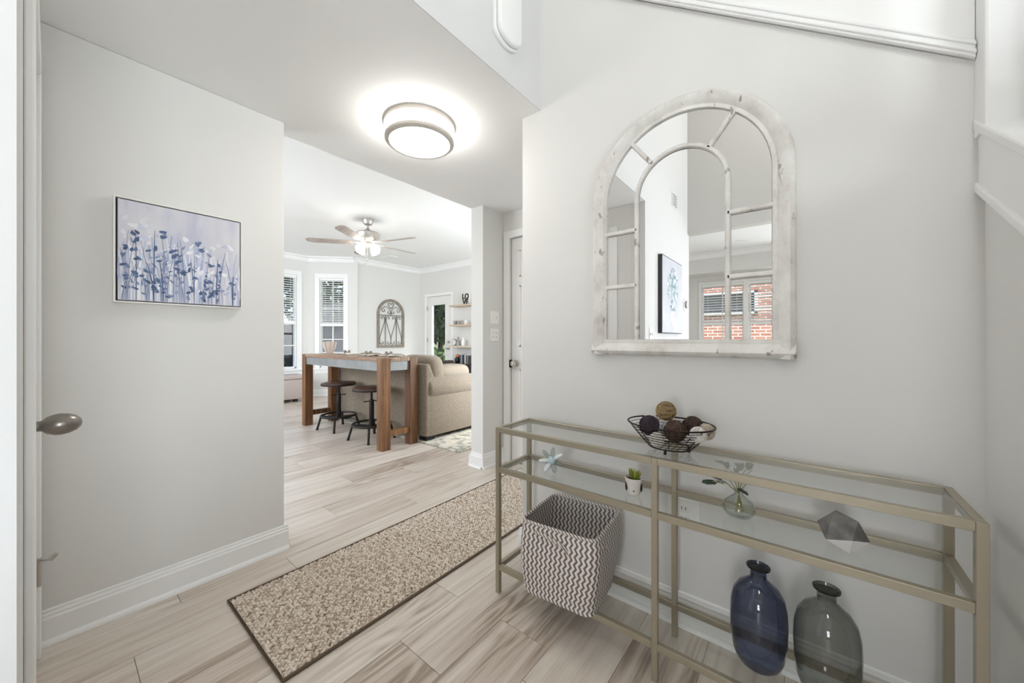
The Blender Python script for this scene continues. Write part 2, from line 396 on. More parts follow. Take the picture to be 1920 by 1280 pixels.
MB().box(XR-.019, XR+.11, YM-.075, YM+.02, zs(YM)+.13, 2.9).build('newel_post', WHITE, st, bevel=.006)
for k in range(6):
    y0 = 1.392-.262*k; z0 = 1.748-.18*k
    MB().box(XR+.03, XR+1.0, y0-.30, y0, z0-.034, z0).build('tread', WHITE, st, bevel=.008)
    MB().box(XR+.03, XR+1.0, y0-.03, y0-.012, z0-.19, z0-.034).build('riser', WHITE, st)
    MB().box(XR+.02, XR+.055, y0-.12, y0-.085, z0, z0+.85).build('baluster', WHITE, st, bevel=.004)
MB().box(XR+.12, XR+1.0, 1.40, YM, 1.78, 1.82).build('landing', WHITE, st)
s2 = (2.139-1.862)/(-.014-.355)
zf = lambda x: 1.862+s2*(x-.355)
MB().prism([(XR-.02, zf(XR-.02)), (XV, zf(XV)), (XV, zf(XV)+.8), (XR-.02, zf(XR-.02)+.8)], lambda p, q, t: (p, t, q), YM-.01, YM).build('upper_stringer', WHITE, st)
mb = MB()
for a, b_, d in ((0, .046, .022), (.008, .02, .028), (.03, .040, .027)):
    mb.prism([(XR-.02, zf(XR-.02)+a), (XV, zf(XV)+a), (XV, zf(XV)+b_), (XR-.02, zf(XR-.02)+b_)], lambda p, q, t: (p, t, q), YM-d, YM)
mb.build('upper_moulding', WHITE, st, bevel=.003)

# ------------------------------------------------------------------ doors
def lever_knob(root, c, d, r=.027, egg=False):
    """round or egg knob at c pointing along d"""
    d = Vector(d); c = Vector(c); q = d.to_track_quat('Z', 'Y').to_matrix().to_4x4(); q.translation = c
    rose = MB().lathe([(.032, 0), (.031, .006), (.018, .011), (.013, .012), (.0115, .03), (.0, .03)], n=24).xform(q).build('knob_rose', PEWTER if egg else NICKEL, root, smooth=True)
    if egg: pr = [(.012, .026), (.013, .031), (.0205, .038), (.0255, .050), (.0262, .060), (.0240, .073), (.018, .085), (.009, .0925), (0, .0945)]
    else: pr = [(.011, .026), (.017, .030), (.026, .040), (.028, .050), (.025, .060), (.014, .066), (0, .067)]
    MB().lathe(pr, n=28).xform(q).build('knob', PEWTER if egg else NICKEL, root, smooth=True)
def casing(root, axis, a0, a1, base, top, face, sgn, w=.065, th=.016):
    """door casing on plane face; axis 'x' (door spans x)"""
    def bx(u0, u1, z0, z1, t): return MB().box(u0, u1, min(face, face+sgn*t), max(face, face+sgn*t), z0, z1)
    bx(a0-w, a0, base, top+w, th).build('casing', WHITE, root, bevel=.004)
    bx(a1, a1+w, base, top+w, th).build('casing', WHITE, root, bevel=.004)
    bx(a0, a1, top, top+w, th).build('casing', WHITE, root, bevel=.004)
def panels(mb, x0, x1, y0, y1, zs_):
    for z0, z1 in zs_:
        for xa, xb in ((x0+.1, (x0+x1)/2-.05), ((x0+x1)/2+.05, x1-.1)):
            for c in ((xa, xb, z0, z0+.012), (xa, xb, z1-.012, z1), (xa, xa+.012, z0, z1), (xb-.012, xb, z0, z1)):
                mb.box(c[0], c[1], y0, y1, c[2], c[3])
    return mb
d1 = thing('door_1', (-1.72, YN, 0), 'white passage door with round nickel knob beside narrow wall end', 'door', kind='structure')
MB().box(DX0+.006, DX1-.004, YN+.02, YN+.055, .012, DH-.005).build('door_leaf', DOORW, d1, bevel=.002)
panels(MB(), DX0, DX1, YN+.014, YN+.02, [(.25, .85), (1.05, 1.6), (1.68, 1.92)]).build('panel_moulding', DOORW, d1)
casing(d1, 'x', DX0, DX1, 0, DH, YN, -1)
MB().box(DX0, DX1, YN+.06, YN+.07, 0, DH).build('dark_backing', JOINT, d1)  # dark sheet closing the whole opening behind the leaf
lever_knob(d1, (-2.045, YN+.02, .898), (0, -1, 0))
MB().box(DX0-.005, DX0+.012, YN-.012, YN+.02, .86, .93).build('strike_plate', IRON, d1)
d2 = thing('door_2', (-1.72, YA, 0), 'closed white door at left edge seen edge-on with egg-shaped knob', 'door', kind='structure')
MB().box(AX0+.005, AX1-.004, YA-.05, YA-.006, .012, DH-.005).build('door_leaf', DOORW, d2, bevel=.002)
casing(d2, 'x', AX0, AX1, 0, DH, YA, 1, w=.07)
lever_knob(d2, (-1.425, YA-.008, .908), (0, 1, 0), egg=True)
hg = MB().cyl((AX0-.002, YA+.012, .255), (AX0-.002, YA+.012, .353), .006).build('hinge', NICKEL, d2, smooth=True)
MB().tube([(AX0, YA+.012, .345), (AX0+.02, YA+.03, .347), (AX0+.03, YA+.04, .352)], .0028).cyl((AX0+.03, YA+.036, .349), (AX0+.036, YA+.05, .366), .0075, .0065).build('hinge_stop', NICKEL, hg, smooth=True)
# patio door
d3 = thing('door_3', ((PD0+PD1)/2, YD, 0), 'white patio door with tall glass pane beside the floating shelves', 'door', kind='structure')
gx0, gx1, gz0, gz1 = -6.655, -6.205, .35, 1.89
MB().box(PD0+.004, gx0, YD+.03, YD+.075, .01, PDH-.004).box(gx1, PD1-.004, YD+.03, YD+.075, .01, PDH-.004).box(gx0, gx1, YD+.03, YD+.075, .01, gz0).box(gx0, gx1, YD+.03, YD+.075, gz1, PDH-.004).build('door_leaf', DOORW, d3)
for c in ((gx0-.025, gx0, gz0-.025, gz1+.025), (gx1, gx1+.025, gz0-.025, gz1+.025), (gx0, gx1, gz0-.025, gz0), (gx0, gx1, gz1, gz1+.025)):
    MB().box(c[0], c[1], YD+.018, YD+.03, c[2], c[3]).build('glazing_bead', DOORW, d3)
MB().box(gx0, gx1, YD+.05, YD+.056, gz0, gz1).build('pane', GLASS, d3)
casing(d3, 'x', PD0, PD1, 0, PDH, YD, -1, w=.06)
lv = MB().cyl((-6.09, YD+.03, .915), (-6.09, YD-.02, .915), .026, n=16).build('lever_rose', NICKEL, d3, smooth=True)
MB().tube([(-6.09, YD-.03, .915), (-6.12, YD-.035, .915), (-6.2, YD-.03, .913)], .009).build('lever', NICKEL, lv, smooth=True)
MB().cyl((-6.09, YD+.03, 1.057), (-6.09, YD-.0, 1.057), .026, n=16).build('deadbolt', NICKEL, d3, smooth=True)
for z in (.3, 1.1, 1.82): MB().box(PD0-.006, PD0+.012, YD-.004, YD+.03, z-.05, z+.05).build('hinge', NICKEL, d3)

# ------------------------------------------------------------------ windows and blinds
BLIND = M('blind_slat_white', (240, 240, 238), .5)
def window(name, fr, w, cols, rows, label, blind=True, split=None, bl_label=None, cas=.085):
    u0, u1, z0, z1 = w; o, U, N = fr; mid = split or (z0+z1)/2+.06
    c = (o[0]+U[0]*(u0+u1)/2, o[1]+U[1]*(u0+u1)/2, z0)
    r = thing(name, c, label, 'window', kind='structure')
    B = lambda *a: MB().fbox(fr, *a)
    B(u0-cas, u0, -.016, 0, z0-.02, z1+cas).build('casing', WHITE, r); B(u1, u1+cas, -.016, 0, z0-.02, z1+cas).build('casing', WHITE, r)
    B(u0, u1, -.016, 0, z1, z1+cas).build('casing', WHITE, r)
    B(u0-cas-.015, u1+cas+.015, -.045, .03, z0-.045, z0-.02).build('sill', WHITE, r, bevel=.004)
    B(u0-cas, u1+cas, -.014, 0, z0-.115, z0-.045).build('apron', WHITE, r)
    fw = .022
    MB().fbox(fr, u0, u0+fw, .03, .12, z0-.02, z1).fbox(fr, u1-fw, u1, .03, .12, z0-.02, z1).fbox(fr, u0, u1, .03, .12, z1-fw, z1).fbox(fr, u0, u1, .03, .12, z0-.02, z0+.03).build('frame', WHITE, r)
    B(u0, u1, .05, .1, mid-.045, mid+.02).build('meeting_rail', WHITE, r)
    for za, zb, rr in ((z0+.03, mid-.045, rows[0]), (mid+.02, z1-fw, rows[1])):
        for k in range(1, cols):
            u = u0+fw+(u1-u0-2*fw)*k/cols; B(u-.009, u+.009, .06, .09, za, zb).build('muntin', WHITE, r)
        for k in range(1, rr):
            z = za+(zb-za)*k/rr; B(u0+fw, u1-fw, .061, .089, z-.009, z+.009).build('muntin', WHITE, r)
        B(u0+fw, u1-fw, .073, .077, za, zb).build('pane', GLASS, r)
    if blind:
        t = thing('window_blind', (c[0], c[1], mid), bl_label, 'blind', 'raised white slat blinds')
        B(u0+.004, u1-.004, .002, .05, z1-.045, z1-.002).build('headrail', BLIND, t)
        sl_ = MB(); n = int((z1-.05-mid)/.043)
        for k in range(n):
            z = z1-.07-k*.043
            P = lambda uu, nn, zz: (o[0]+U[0]*uu+N[0]*nn, o[1]+U[1]*uu+N[1]*nn, zz)
            a = (u0+.006, u1-.006)
            sl_.add([P(a[0], .004, z), P(a[1], .004, z), P(a[1], .048, z+.021), P(a[0], .048, z+.021), P(a[0], .004, z+.003), P(a[1], .004, z+.003), P(a[1], .048, z+.024), P(a[0], .048, z+.024)],
                    [(0, 1, 2, 3), (4, 7, 6, 5), (0, 4, 5, 1), (1, 5, 6, 2), (2, 6, 7, 3), (3, 7, 4, 0)])
        s_ = sl_.build('slats', BLIND, t); s_['kind'] = 'stuff'
        B(u0+.006, u1-.006, .003, .048, mid-.04, mid-.0).build('bottom_rail', BLIND, t)
        for uu in (u0+.1, u1-.1): MB().fbox(fr, uu-.002, uu+.002, .024, .027, mid, z1-.04).build('ladder_cord', BLIND, t)
window('window_1', FR1, W1, 2, (3, 3), 'narrow angled bay window with half-lowered blind left of metal arch', split=1.42, bl_label='white blind on narrow angled bay window beside metal arch')
window('window_2', FR2, W2, 1, (2, 2), 'wide bay window at the edge of the left wall', split=1.45, bl_label='white blind on bay window cut by the left wall')
FD = ((0, DY), (1, 0), (0, -1))
for k, (a, b_) in enumerate(dwx):
    window(f'window_{3+k}', FD, (a, b_, DZ0, DZ1), 2, (2, 3), ['left dining window with brick beyond, reflected in mirror', 'right dining window with brick beyond, reflected in mirror'][k], split=1.40,
           bl_label=['white blind on left dining window in the mirror', 'white blind on right dining window in the mirror'][k], cas=.035)

# ------------------------------------------------------------------ outdoors
GRASS = M('lawn_grass', (98, 118, 62), .9, var=.35, vscale=3)
struct('ground', MB().box(-60, 40, -40, 60, -.5, -.25), GRASS, 'grass outside the windows', 'ground')
FENCEW = wood('fence_cedar', [(.3, (82, 56, 44)), (.5, (112, 80, 62)), (.7, (138, 104, 84))], 2, 1, .8, True)
fe = thing('garden_fence', (-12.5, 5, -.25), 'brown wooden garden fence beyond the bay windows', 'fence')
base = MB().box(-12.52, -12.5, 0, .135, -.25, 1.62).build('board', FENCEW, fe, at=(-12.5, 0, -.25))
for k in range(1, 110):
    c = base.copy(); COL.objects.link(c); c.location = Vector((0, -6+.14*k-5, random.uniform(-.01, .01)))
base.location = (0, -11, 0)
MB().box(-12.56, -12.52, -6, 10, .2, .3).build('rail', FENCEW, fe); MB().box(-12.56, -12.52, -6, 10, 1.1, 1.2).build('rail', FENCEW, fe)
sh = thing('garden_shed', (-11.2, 5.4, -.25), 'dark charcoal shed outside the angled bay window', 'shed')
SHED = M('shed_charcoal', (44, 45, 52), .8)
for k in range(9): MB().prism([(0, 0), (.025, 0), (.008, .2), (0, .2)], lambda p, q, t: (-10.3+p, t, -.25+.2*k+q), 4.3, 6.6).prism([(0, 0), (.025, 0), (.008, .2), (0, .2)], lambda p, q, t: (t, 4.3-p, -.25+.2*k+q), -12.2, -10.3).build('siding_board', SHED, sh)
MB().box(-12.2, -10.31, 4.31, 6.6, -.25, 1.55).build('body', SHED, sh)
MB().prism([(4.15, 1.52), (6.75, 1.52), (5.45, 2.2)], lambda p, q, t: (t, p, q), -12.3, -10.15).build('roof', M('shed_roof', (70, 68, 66), .9), sh)
LEAF1 = M('leaf_dark', (52, 70, 40), .7, var=.5, vscale=2.5); LEAF2 = M('leaf_mid', (86, 108, 62), .7, var=.5, vscale=2.5)
BARK = M('bark', (72, 58, 48), .9)
def tree(c, h, r, n, leaf, label, name='garden_tree', cat='tree', trunk=True, size=.16):
    t = thing(name, (c[0], c[1], -.25), label, cat)
    if trunk:
        tb = MB().cyl((c[0], c[1], -.25), (c[0]+.1, c[1], h*.55), .12, .06, 8)
        for k in range(5):
            a = k*1.3; tb.cyl((c[0]+.05, c[1], h*(.3+.05*k)), (c[0]+r*.7*math.cos(a), c[1]+r*.7*math.sin(a), h*(.55+.08*k)), .04, .015, 6)
        tb.build('trunk', BARK, t)
    mb = MB()
    for k in range(n):
        while True:
            p = Vector((random.uniform(-1, 1), random.uniform(-1, 1), random.uniform(-1, 1)))
            if .35 < p.length < 1: break
        z0 = h*.62 if trunk else h*.45-.1; zr = h*.42 if trunk else h*.55
        q = Vector((c[0]+p.x*r, c[1]+p.y*r, z0+p.z*zr))
        a = Vector((random.gauss(0, 1), random.gauss(0, 1), random.gauss(0, 1))).normalized(); b_ = a.orthogonal().normalized(); s_ = size*random.uniform(.6, 1.3)
        mb.add([q-a*s_, q+b_*s_*.5, q+a*s_, q-b_*s_*.5], [(0, 1, 2, 3)])
    f = mb.build('foliage', leaf, t); f['kind'] = 'stuff'
tree((-16.0, 7.4), 5.6, 2.0, 2600, LEAF1, 'dark leafy tree behind fence seen through angled bay window')
tree((-16, 2.8), 4.2, 1.8, 1600, LEAF2, 'light green tree behind fence seen through bay window by left wall')
tree((-10.6, 9.0), 4.4, 1.6, 2200, LEAF1, 'dark leafy tree seen through the patio door glass')
tree((-10.2, 13.2), 4.2, 1.6, 1800, LEAF2, 'lighter green tree seen through the patio door glass')
tree((-11.2, 3.2), 1.0, .8, 1100, LEAF2, 'low green shrub in front of fence outside bay window', 'garden_shrub', 'shrub', False, .1)
tree((-9.7, 7.6), 1.0, .8, 900, LEAF2, 'low green shrub outside the patio door', 'garden_shrub', 'shrub', False, .1)
# brick house beyond dining window
m, N, L, b = new_mat('red_brick'); br = N.new('ShaderNodeTexBrick'); tc = N.new('ShaderNodeTexCoord'); mp = N.new('ShaderNodeMapping')
mp.inputs['Rotation'].default_value = (PI/2, 0, 0)
L.new(tc.outputs['Object'], mp.inputs[0]); L.new(mp.outputs[0], br.inputs[0])
br.inputs['Scale'].default_value = 1.0; br.inputs['Brick Width'].default_value = .24; br.inputs['Row Height'].default_value = .085; br.inputs['Mortar Size'].default_value = .012
br.inputs['Color1'].default_value = lin((178, 112, 96)); br.inputs['Color2'].default_value = lin((204, 148, 126)); br.inputs['Mortar'].default_value = lin((236, 228, 220))
L.new(br.outputs[0], b.inputs['Base Color']); b.inputs['Roughness'].default_value = .9
BRICK = m
hs = thing('brick_house', (-1.5, -8.2, -.25), 'red brick neighbouring house reflected in the mirror window', 'house')
MB().box(-9, 6, -8.6, -8.2, -.25, 6).build('brick_wall', BRICK, hs)
hw = MB().box(-2.3, -.95, -8.2, -8.13, 1.75, 1.82).box(-2.3, -.95, -8.2, -8.13, 2.3, 2.37).box(-2.3, -2.23, -8.2, -8.13, 1.75, 2.37).box(-1.02, -.95, -8.2, -8.13, 1.75, 2.37).build('window_frame', WHITE, hs)
MB().box(-2.23, -1.02, -8.2, -8.17, 1.82, 2.3).build('window_pane', M('dark_pane', (62, 70, 78), .15), hw)

# ------------------------------------------------------------------ runner rug
RUGM = col_attr_mat('woven_runner_pile', .95)
def runner():
    x0, x1, y0, y1 = -1.915, -1.327, .468, 2.52
    r = thing('runner_rug', ((x0+x1)/2, (y0+y1)/2, 0), 'long beige and brown textured runner rug in the hallway', 'rug')
    nx, ny = 146, 500
    vs = []; cols = []; rnd = random.Random(3)
    gx, gy = .0165, .0115; jit = {}
    def cell(ci, ri):
        k = (ci, ri)
        if k not in jit: jit[k] = (ci+.5+rnd.uniform(-.25, .25)+(.5 if ri % 2 else 0), ri+.5+rnd.uniform(-.18, .18), rnd.random(), (.75 if ri % 2 else -.75)+rnd.uniform(-.25, .25))
        return jit[k]
    for j in range(ny+1):
        for i in range(nx+1):
            x = x0+.006+(x1-x0-.012)*i/nx; y = y0+.006+(y1-y0-.012)*j/ny
            gu, gv = (x-x0)/gx, (y-y0)/gy; best = (9, 0)
            for dv in (-1, 0, 1):
                for du in (-2, -1, 0, 1):
                    c_ = cell(math.floor(gu)+du, math.floor(gv)+dv); fx = gu-c_[0]; fy = gv-c_[1]-c_[3]*fx
                    d_ = fx*fx*1.0+fy*fy*2.6
                    if d_ < best[0]: best = (d_, c_[2])
            hgt = max(0, 1-best[0]*1.9)**.8*(.6+.4*best[1])
            vs.append((x, y, .004+.009*hgt))
            t = max(0, min(1, hgt*1.35-.12+rnd.uniform(-.1, .1)))
            a, b_ = (148, 130, 112), (243, 234, 221)
            if best[1] < .2: b_ = (212, 198, 180)
            cols.append(lin(tuple(a[q]+(b_[q]-a[q])*t for q in range(3))))
    fs = [(j*(nx+1)+i, j*(nx+1)+i+1, (j+1)*(nx+1)+i+1, (j+1)*(nx+1)+i) for j in range(ny) for i in range(nx)]
    me = bpy.data.meshes.new('pile'); base_ = Vector(r.location)
    me.from_pydata([tuple(Vector(v)-base_) for v in vs], [], fs)
    ca = me.color_attributes.new('Col', 'FLOAT_COLOR', 'POINT')
    ca.data.foreach_set('color', [q for c in cols for q in c])
    me.polygons.foreach_set('use_smooth', [True]*len(me.polygons))
    me.materials.append(RUGM); o = bpy.data.objects.new('pile', me); COL.objects.link(o); o.parent = r
    bd = M('rug_binding', (98, 82, 68), .9, bump=.5, bscale=500)
    MB().tube([(x0, y0, .006), (x1, y0, .006), (x1, y1, .006), (x0, y1, .006)], .006, 8, True).build('binding', bd, r)
    MB().box(x0, x1, y0, y1, .0005, .005).build('backing', bd, r)
runner()

# ------------------------------------------------------------------ console table
CX = (-1.07, -.385, .302); CY0, CY1 = 1.225, 1.475; CW = .019
ZT, ZM_, ZB = .728, .553, .126
ct = thing('console_table', (-.384, 1.35, 0), 'slim champagne metal console table with glass shelves below the mirror', 'table')
def post(x, y): return MB().box(x, x+CW, y, y+CW, 0, ZT-.0005).build('leg', BRASS, ct, bevel=.001, seg=1)
px_ = (CX[0], CX[1]-CW/2, CX[2]-CW)
for x in px_:
    for y in (CY0, CY1-CW):
        post(x, y); MB().box(x+.001, x+CW-.001, y+.001, y+CW-.001, -.0, .004).build('foot_cap', BLACK, ct)
for zt in (ZT, ZM_, ZB):
    for y in (CY0, CY1-CW):
        for a, b_ in ((px_[0]+CW, px_[1]), (px_[1]+CW, px_[2])):
            MB().box(a, b_, y+.0004, y+CW-.0004, zt-.022, zt).build('long_rail', BRASS, ct, bevel=.001, seg=1)
    for x in (px_[0], px_[2]):
        MB().box(x+.0004, x+CW-.0004, CY0+CW, CY1-CW, zt-.022, zt).build('side_rail', BRASS, ct, bevel=.001, seg=1)
    MB().box(px_[0]+CW+.001, px_[2]-.001, CY0+CW+.001, CY1-CW-.001, zt-.009, zt-.003).build('glass_shelf', SHELFG, ct)
GT, GM, GB = ZT-.003, ZM_-.003, ZB-.003

# ------------------------------------------------------------------ arched mirror
m, N, L, b = new_mat('distressed_white_wood')
tc = N.new('ShaderNodeTexCoord'); n1 = N.new('ShaderNodeTexNoise'); n1.inputs['Scale'].default_value = 9; n1.inputs['Detail'].default_value = 9; n1.inputs['Roughness'].default_value = .7
mp = N.new('ShaderNodeMapping'); mp.inputs['Scale'].default_value = (1.4, 1, 1); L.new(tc.outputs['Object'], mp.inputs[0]); L.new(mp.outputs[0], n1.inputs['Vector'])
rp = ramp(N, [(.27, (130, 121, 112)), (.33, (196, 191, 184)), (.45, (214, 211, 206)), (.6, (226, 224, 220))]); L.new(n1.outputs[0], rp.inputs[0])
n2 = N.new('ShaderNodeTexNoise'); n2.inputs['Scale'].default_value = 26; n2.inputs['Detail'].default_value = 3; mp2 = N.new('ShaderNodeMapping'); mp2.inputs['Scale'].default_value = (1, 1, .45)
L.new(tc.outputs['Object'], mp2.inputs[0]); L.new(mp2.outputs[0], n2.inputs['Vector'])
mr = N.new('ShaderNodeMapRange'); mr.inputs['From Min'].default_value = .31; mr.inputs['From Max'].default_value = .35; mr.inputs['To Min'].default_value = .75; mr.inputs['To Max'].default_value = 0; L.new(n2.outputs[0], mr.inputs[0])
mx_ = N.new('ShaderNodeMix'); mx_.data_type = 'RGBA'; L.new(mr.outputs[0], mx_.inputs['Factor']); L.new(rp.outputs[0], mx_.inputs['A']); mx_.inputs['B'].default_value = lin((122, 110, 100)); L.new(mx_.outputs['Result'], b.inputs['Base Color'])
b.inputs['Roughness'].default_value = .6
DISTRESS = m
MIRR = M('silvered_glass', (250, 250, 250), .0, 1)
MX, MZ0, MZS, MR = -.386, 1.049, 1.699, .363
mi = thing('arched_mirror', (MX, YM, MZ0), 'large arched windowpane mirror in distressed white frame above console', 'mirror')
def arch_path(r, zb, n=28, half=None):
    pts = [(-r, zb)]+[(-r*math.cos(PI*k/n), (MZS-1.699)+1.699+r*math.sin(PI*k/n)) for k in range(n+1)]+[(r, zb)]
    return pts
def sweep(path, prof, name, mat, root):
    """path in (x,z) about MX; prof list of (outward offset, depth toward room)"""
    m_ = len(path); mb = MB(); vs = []
    for i, (x, z) in enumerate(path):
        a = Vector(path[max(i-1, 0)]); c = Vector(path[min(i+1, m_-1)]); p = Vector((x, z))
        d0 = (p-a).normalized() if i else (c-p).normalized(); d1_ = (c-p).normalized() if i < m_-1 else d0
        t = (d0+d1_).normalized(); nn = Vector((-t.y, t.x)); k = 1/max(.3, nn.dot(Vector((-d0.y, d0.x))))
        for o_, dp in prof: q = p+nn*o_*k; vs.append((MX+q.x, YM-dp, q.y))
    n = len(prof); fs = []
    for i in range(m_-1):
        fs += [(i*n+k, i*n+(k+1) % n, (i+1)*n+(k+1) % n, (i+1)*n+k) for k in range(n)]
    fs += [tuple(range(n)), tuple((m_-1)*n+k for k in range(n))]
    mb.add(vs, fs)
    return mb.build(name, mat, root, smooth=True)
FP = [(0, 0), (0, .022), (-.006, .034), (-.016, .042), (-.030, .040), (-.044, .030), (-.050, .024), (-.056, .027), (-.064, .026), (-.067, .018), (-.067, .0)]
ARC = [(-MR, MZ0)]+[(-MR*math.cos(PI*k/30), MZS+MR*math.sin(PI*k/30)) for k in range(31)]+[(MR, MZ0)]
sweep(ARC, FP, 'frame', DISTRESS, mi)
ft = sweep([(MR-.0, MZ0), (-MR+.0, MZ0)], [(o_, d*1.02) for o_, d in [(0, 0), (0, .024), (-.008, .036), (-.018, .043), (-.032, .040), (-.046, .030), (-.050, .026), (-.056, .028), (-.064, .026), (-.066, .018), (-.066, 0)]], 'bottom_rail', DISTRESS, mi)
ri = MR-.062
MB().prism([(-ri, MZ0+.06)]+[(-ri*math.cos(PI*k/30), MZS+ri*math.sin(PI*k/30)) for k in range(31)]+[(ri, MZ0+.06)], lambda p, q, t: (MX+p, t, q), YM-.012, YM-.016).build('mirror_glass', MIRR, mi)
MP = [(.0095, .016), (.0095, .022), (.005, .0275), (-.005, .0275), (-.0095, .022), (-.0095, .016)]
RI = .166
sweep([(-RI, MZ0+.055)]+[(-RI*math.cos(PI*k/24), MZS+RI*math.sin(PI*k/24)) for k in range(25)]+[(RI, MZ0+.055)], MP, 'inner_arch', DISTRESS, mi)
for sg in (-1, 1):
    for z in (1.573, 1.341): sweep([(sg*RI, z), (sg*(ri+.008), z)], MP, 'muntin', DISTRESS, mi)
    a = math.radians(52)
    sweep([(sg*RI*math.cos(a), MZS+RI*math.sin(a)), (sg*(ri+.008)*math.cos(a), MZS+(ri+.008)*math.sin(a))], MP, 'muntin', DISTRESS, mi)

# ------------------------------------------------------------------ paintings
PAINT = col_attr_mat('acrylic_paint', .6)
def leaf2d(mb, fn, c, ang, l, w, col, h=.0006):
    n = 8; pts = []
    for k in range(n):
        t = 2*PI*k/n; u = l/2*math.cos(t); v = w/2*math.sin(t)*(1-.35*math.cos(t))
        pts.append((c[0]+u*math.cos(ang)-v*math.sin(ang), c[1]+u*math.sin(ang)+v*math.cos(ang)))
    mb.add([fn(p, q, h) for p, q in pts], [tuple(range(n))], lin(col))
def stroke(mb, fn, pts, w, col, h=.0004):
    vs = []; m_ = len(pts)
    for i, p in enumerate(pts):
        a = Vector(pts[max(i-1, 0)]); c = Vector(pts[min(i+1, m_-1)]); t = (c-a).normalized(); nn = Vector((-t.y, t.x))
        ww = w*(.35+.65*math.sin(PI*(i+.6)/(m_+.2))); p = Vector(p)
        for s_ in (-1, 1): q = p+nn*ww*.5*s_; vs.append(fn(q.x, q.y, h))
    mb.add(vs, [(2*i, 2*i+1, 2*i+3, 2*i+2) for i in range(m_-1)], lin(col))
def flower_canvas():
    y0, y1, z0, z1 = .155, .583, 1.264, 1.690; xw = XL
    r = thing('flower_canvas', (xw, (y0+y1)/2, z0), 'blue and white wildflower canvas in thin white floating frame, left wall', 'painting')
    F_ = .035; fw = .006
    fm = M('white_float_frame', (228, 226, 222), .5)
    MB().box(xw, xw+F_, y0, y0+fw, z0, z1).box(xw, xw+F_, y1-fw, y1, z0, z1).box(xw, xw+F_, y0+fw, y1-fw, z0, z0+fw).box(xw, xw+F_, y0+fw, y1-fw, z1-fw, z1).build('frame', fm, r)
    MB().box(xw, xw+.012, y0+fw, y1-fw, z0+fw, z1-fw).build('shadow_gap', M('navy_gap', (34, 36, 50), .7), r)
    g = .0105; a0, a1, c0, c1 = y0+g+.002, y1-g, z0+g, z1-g
    m, N, L, b = new_mat('canvas_wash')
    tc = N.new('ShaderNodeTexCoord'); mp = N.new('ShaderNodeMapping'); mp.inputs['Scale'].default_value = (1, 3.2, 1); L.new(tc.outputs['Object'], mp.inputs[0])
    n1 = N.new('ShaderNodeTexNoise'); n1.inputs['Scale'].default_value = 5; n1.inputs['Detail'].default_value = 6; L.new(mp.outputs[0], n1.inputs['Vector'])
    rp = ramp(N, [(.3, (184, 185, 204)), (.45, (200, 200, 211)), (.6, (209, 208, 214)), (.75, (218, 217, 221))]); L.new(n1.outputs[0], rp.inputs[0]); L.new(rp.outputs[0], b.inputs['Base Color']); b.inputs['Roughness'].default_value = .7
    MB().box(xw+.012, xw+F_-.003, a0, a1, c0, c1).build('canvas', m, r)
    fn = lambda u, v, h: (xw+F_-.003+h, a0+(a1-a0)*u, c0+(c1-c0)*v)
    mb = MB(); rd = random.Random(11); C = lambda c, j=10: (lambda e: tuple(max(0, min(255, q+e)) for q in c))(rd.uniform(-j, j))
    lo = (168, 176, 206); wh = (226, 226, 232); na = (66, 86, 124); sl_ = (104, 124, 158); pal = (190, 196, 216)
    hh = .0002
    for k in range(150):       # pale grass strokes
        u = rd.random(); top = rd.uniform(.2, .72)*(1-.25*abs(u-.4)); b_ = rd.uniform(-.08, .08); w = rd.uniform(.008, .028)
        pts = [(min(.995, max(.005, u+b_*t*t)), .005+top*t) for t in [i/8 for i in range(9)]]
        hh += .000004; stroke(mb, fn, pts, w, C(rd.choice([wh, wh, pal, lo, (206, 206, 220)])), hh)
    for k in range(60):       # white blossoms and mist
        u = rd.uniform(.03, .97); v = rd.uniform(.42, .88)-.22*u
        hh += .000004; leaf2d(mb, fn, (u, v), rd.uniform(0, PI), rd.uniform(.03, .09), rd.uniform(.02, .05), C(rd.choice([wh, (214, 212, 220), pal])), hh)
    for k in range(70):       # soft blue petals
        u = rd.uniform(.03, .97); v = rd.uniform(.12, .72)*(1-.3*u)
        hh += .000004; leaf2d(mb, fn, (u, v), rd.uniform(0, PI), rd.uniform(.03, .07), rd.uniform(.015, .035), C(rd.choice([pal, (176, 182, 206), (152, 164, 194), wh, wh])), hh)
    for k in range(46):       # dark thin stems
        u = rd.uniform(.02, .98); top = rd.uniform(.15, .82)*(1-.32*u); b_ = rd.uniform(-.07, .07)
        pts = [(min(.99, max(.01, u+b_*t*t)), .004+top*t) for t in [i/8 for i in range(9)]]
        hh += .000004; stroke(mb, fn, pts, rd.uniform(.004, .010), C(rd.choice([sl_, (130, 140, 170), na, (150, 152, 170)])), hh)
        for q in range(rd.randint(1, 4)):
            t = rd.uniform(.3, 1); p = (pts[int(t*8)][0]+rd.uniform(-.02, .02), pts[int(t*8)][1])
            hh += .000004; leaf2d(mb, fn, (min(.97, max(.03, p[0])), p[1]), rd.uniform(.3, 2.8), rd.uniform(.03, .065), rd.uniform(.014, .03), C(rd.choice([na, sl_, (84, 104, 142), (130, 142, 172)])), hh)
    for (u, v) in [(.12, .69), (.15, .63), (.33, .72), (.32, .67), (.05, .53), (.41, .55), (.42, .51), (.44, .43), (.62, .66), (.64, .61), (.5, .33), (.27, .12), (.26, .15), (.37, .06), (.67, .26), (.78, .15), (.73, .44), (.11, .27), (.05, .23)]:
        for q in range(3):
            hh += .000004; leaf2d(mb, fn, (u+rd.uniform(-.018, .018), v+rd.uniform(-.018, .018)), rd.uniform(0, PI), rd.uniform(.035, .06), rd.uniform(.018, .03), C(rd.choice([na, sl_, (78, 98, 136)])), hh)
    s_ = mb.build('brush_strokes', PAINT, r); s_['kind'] = 'stuff'
flower_canvas()
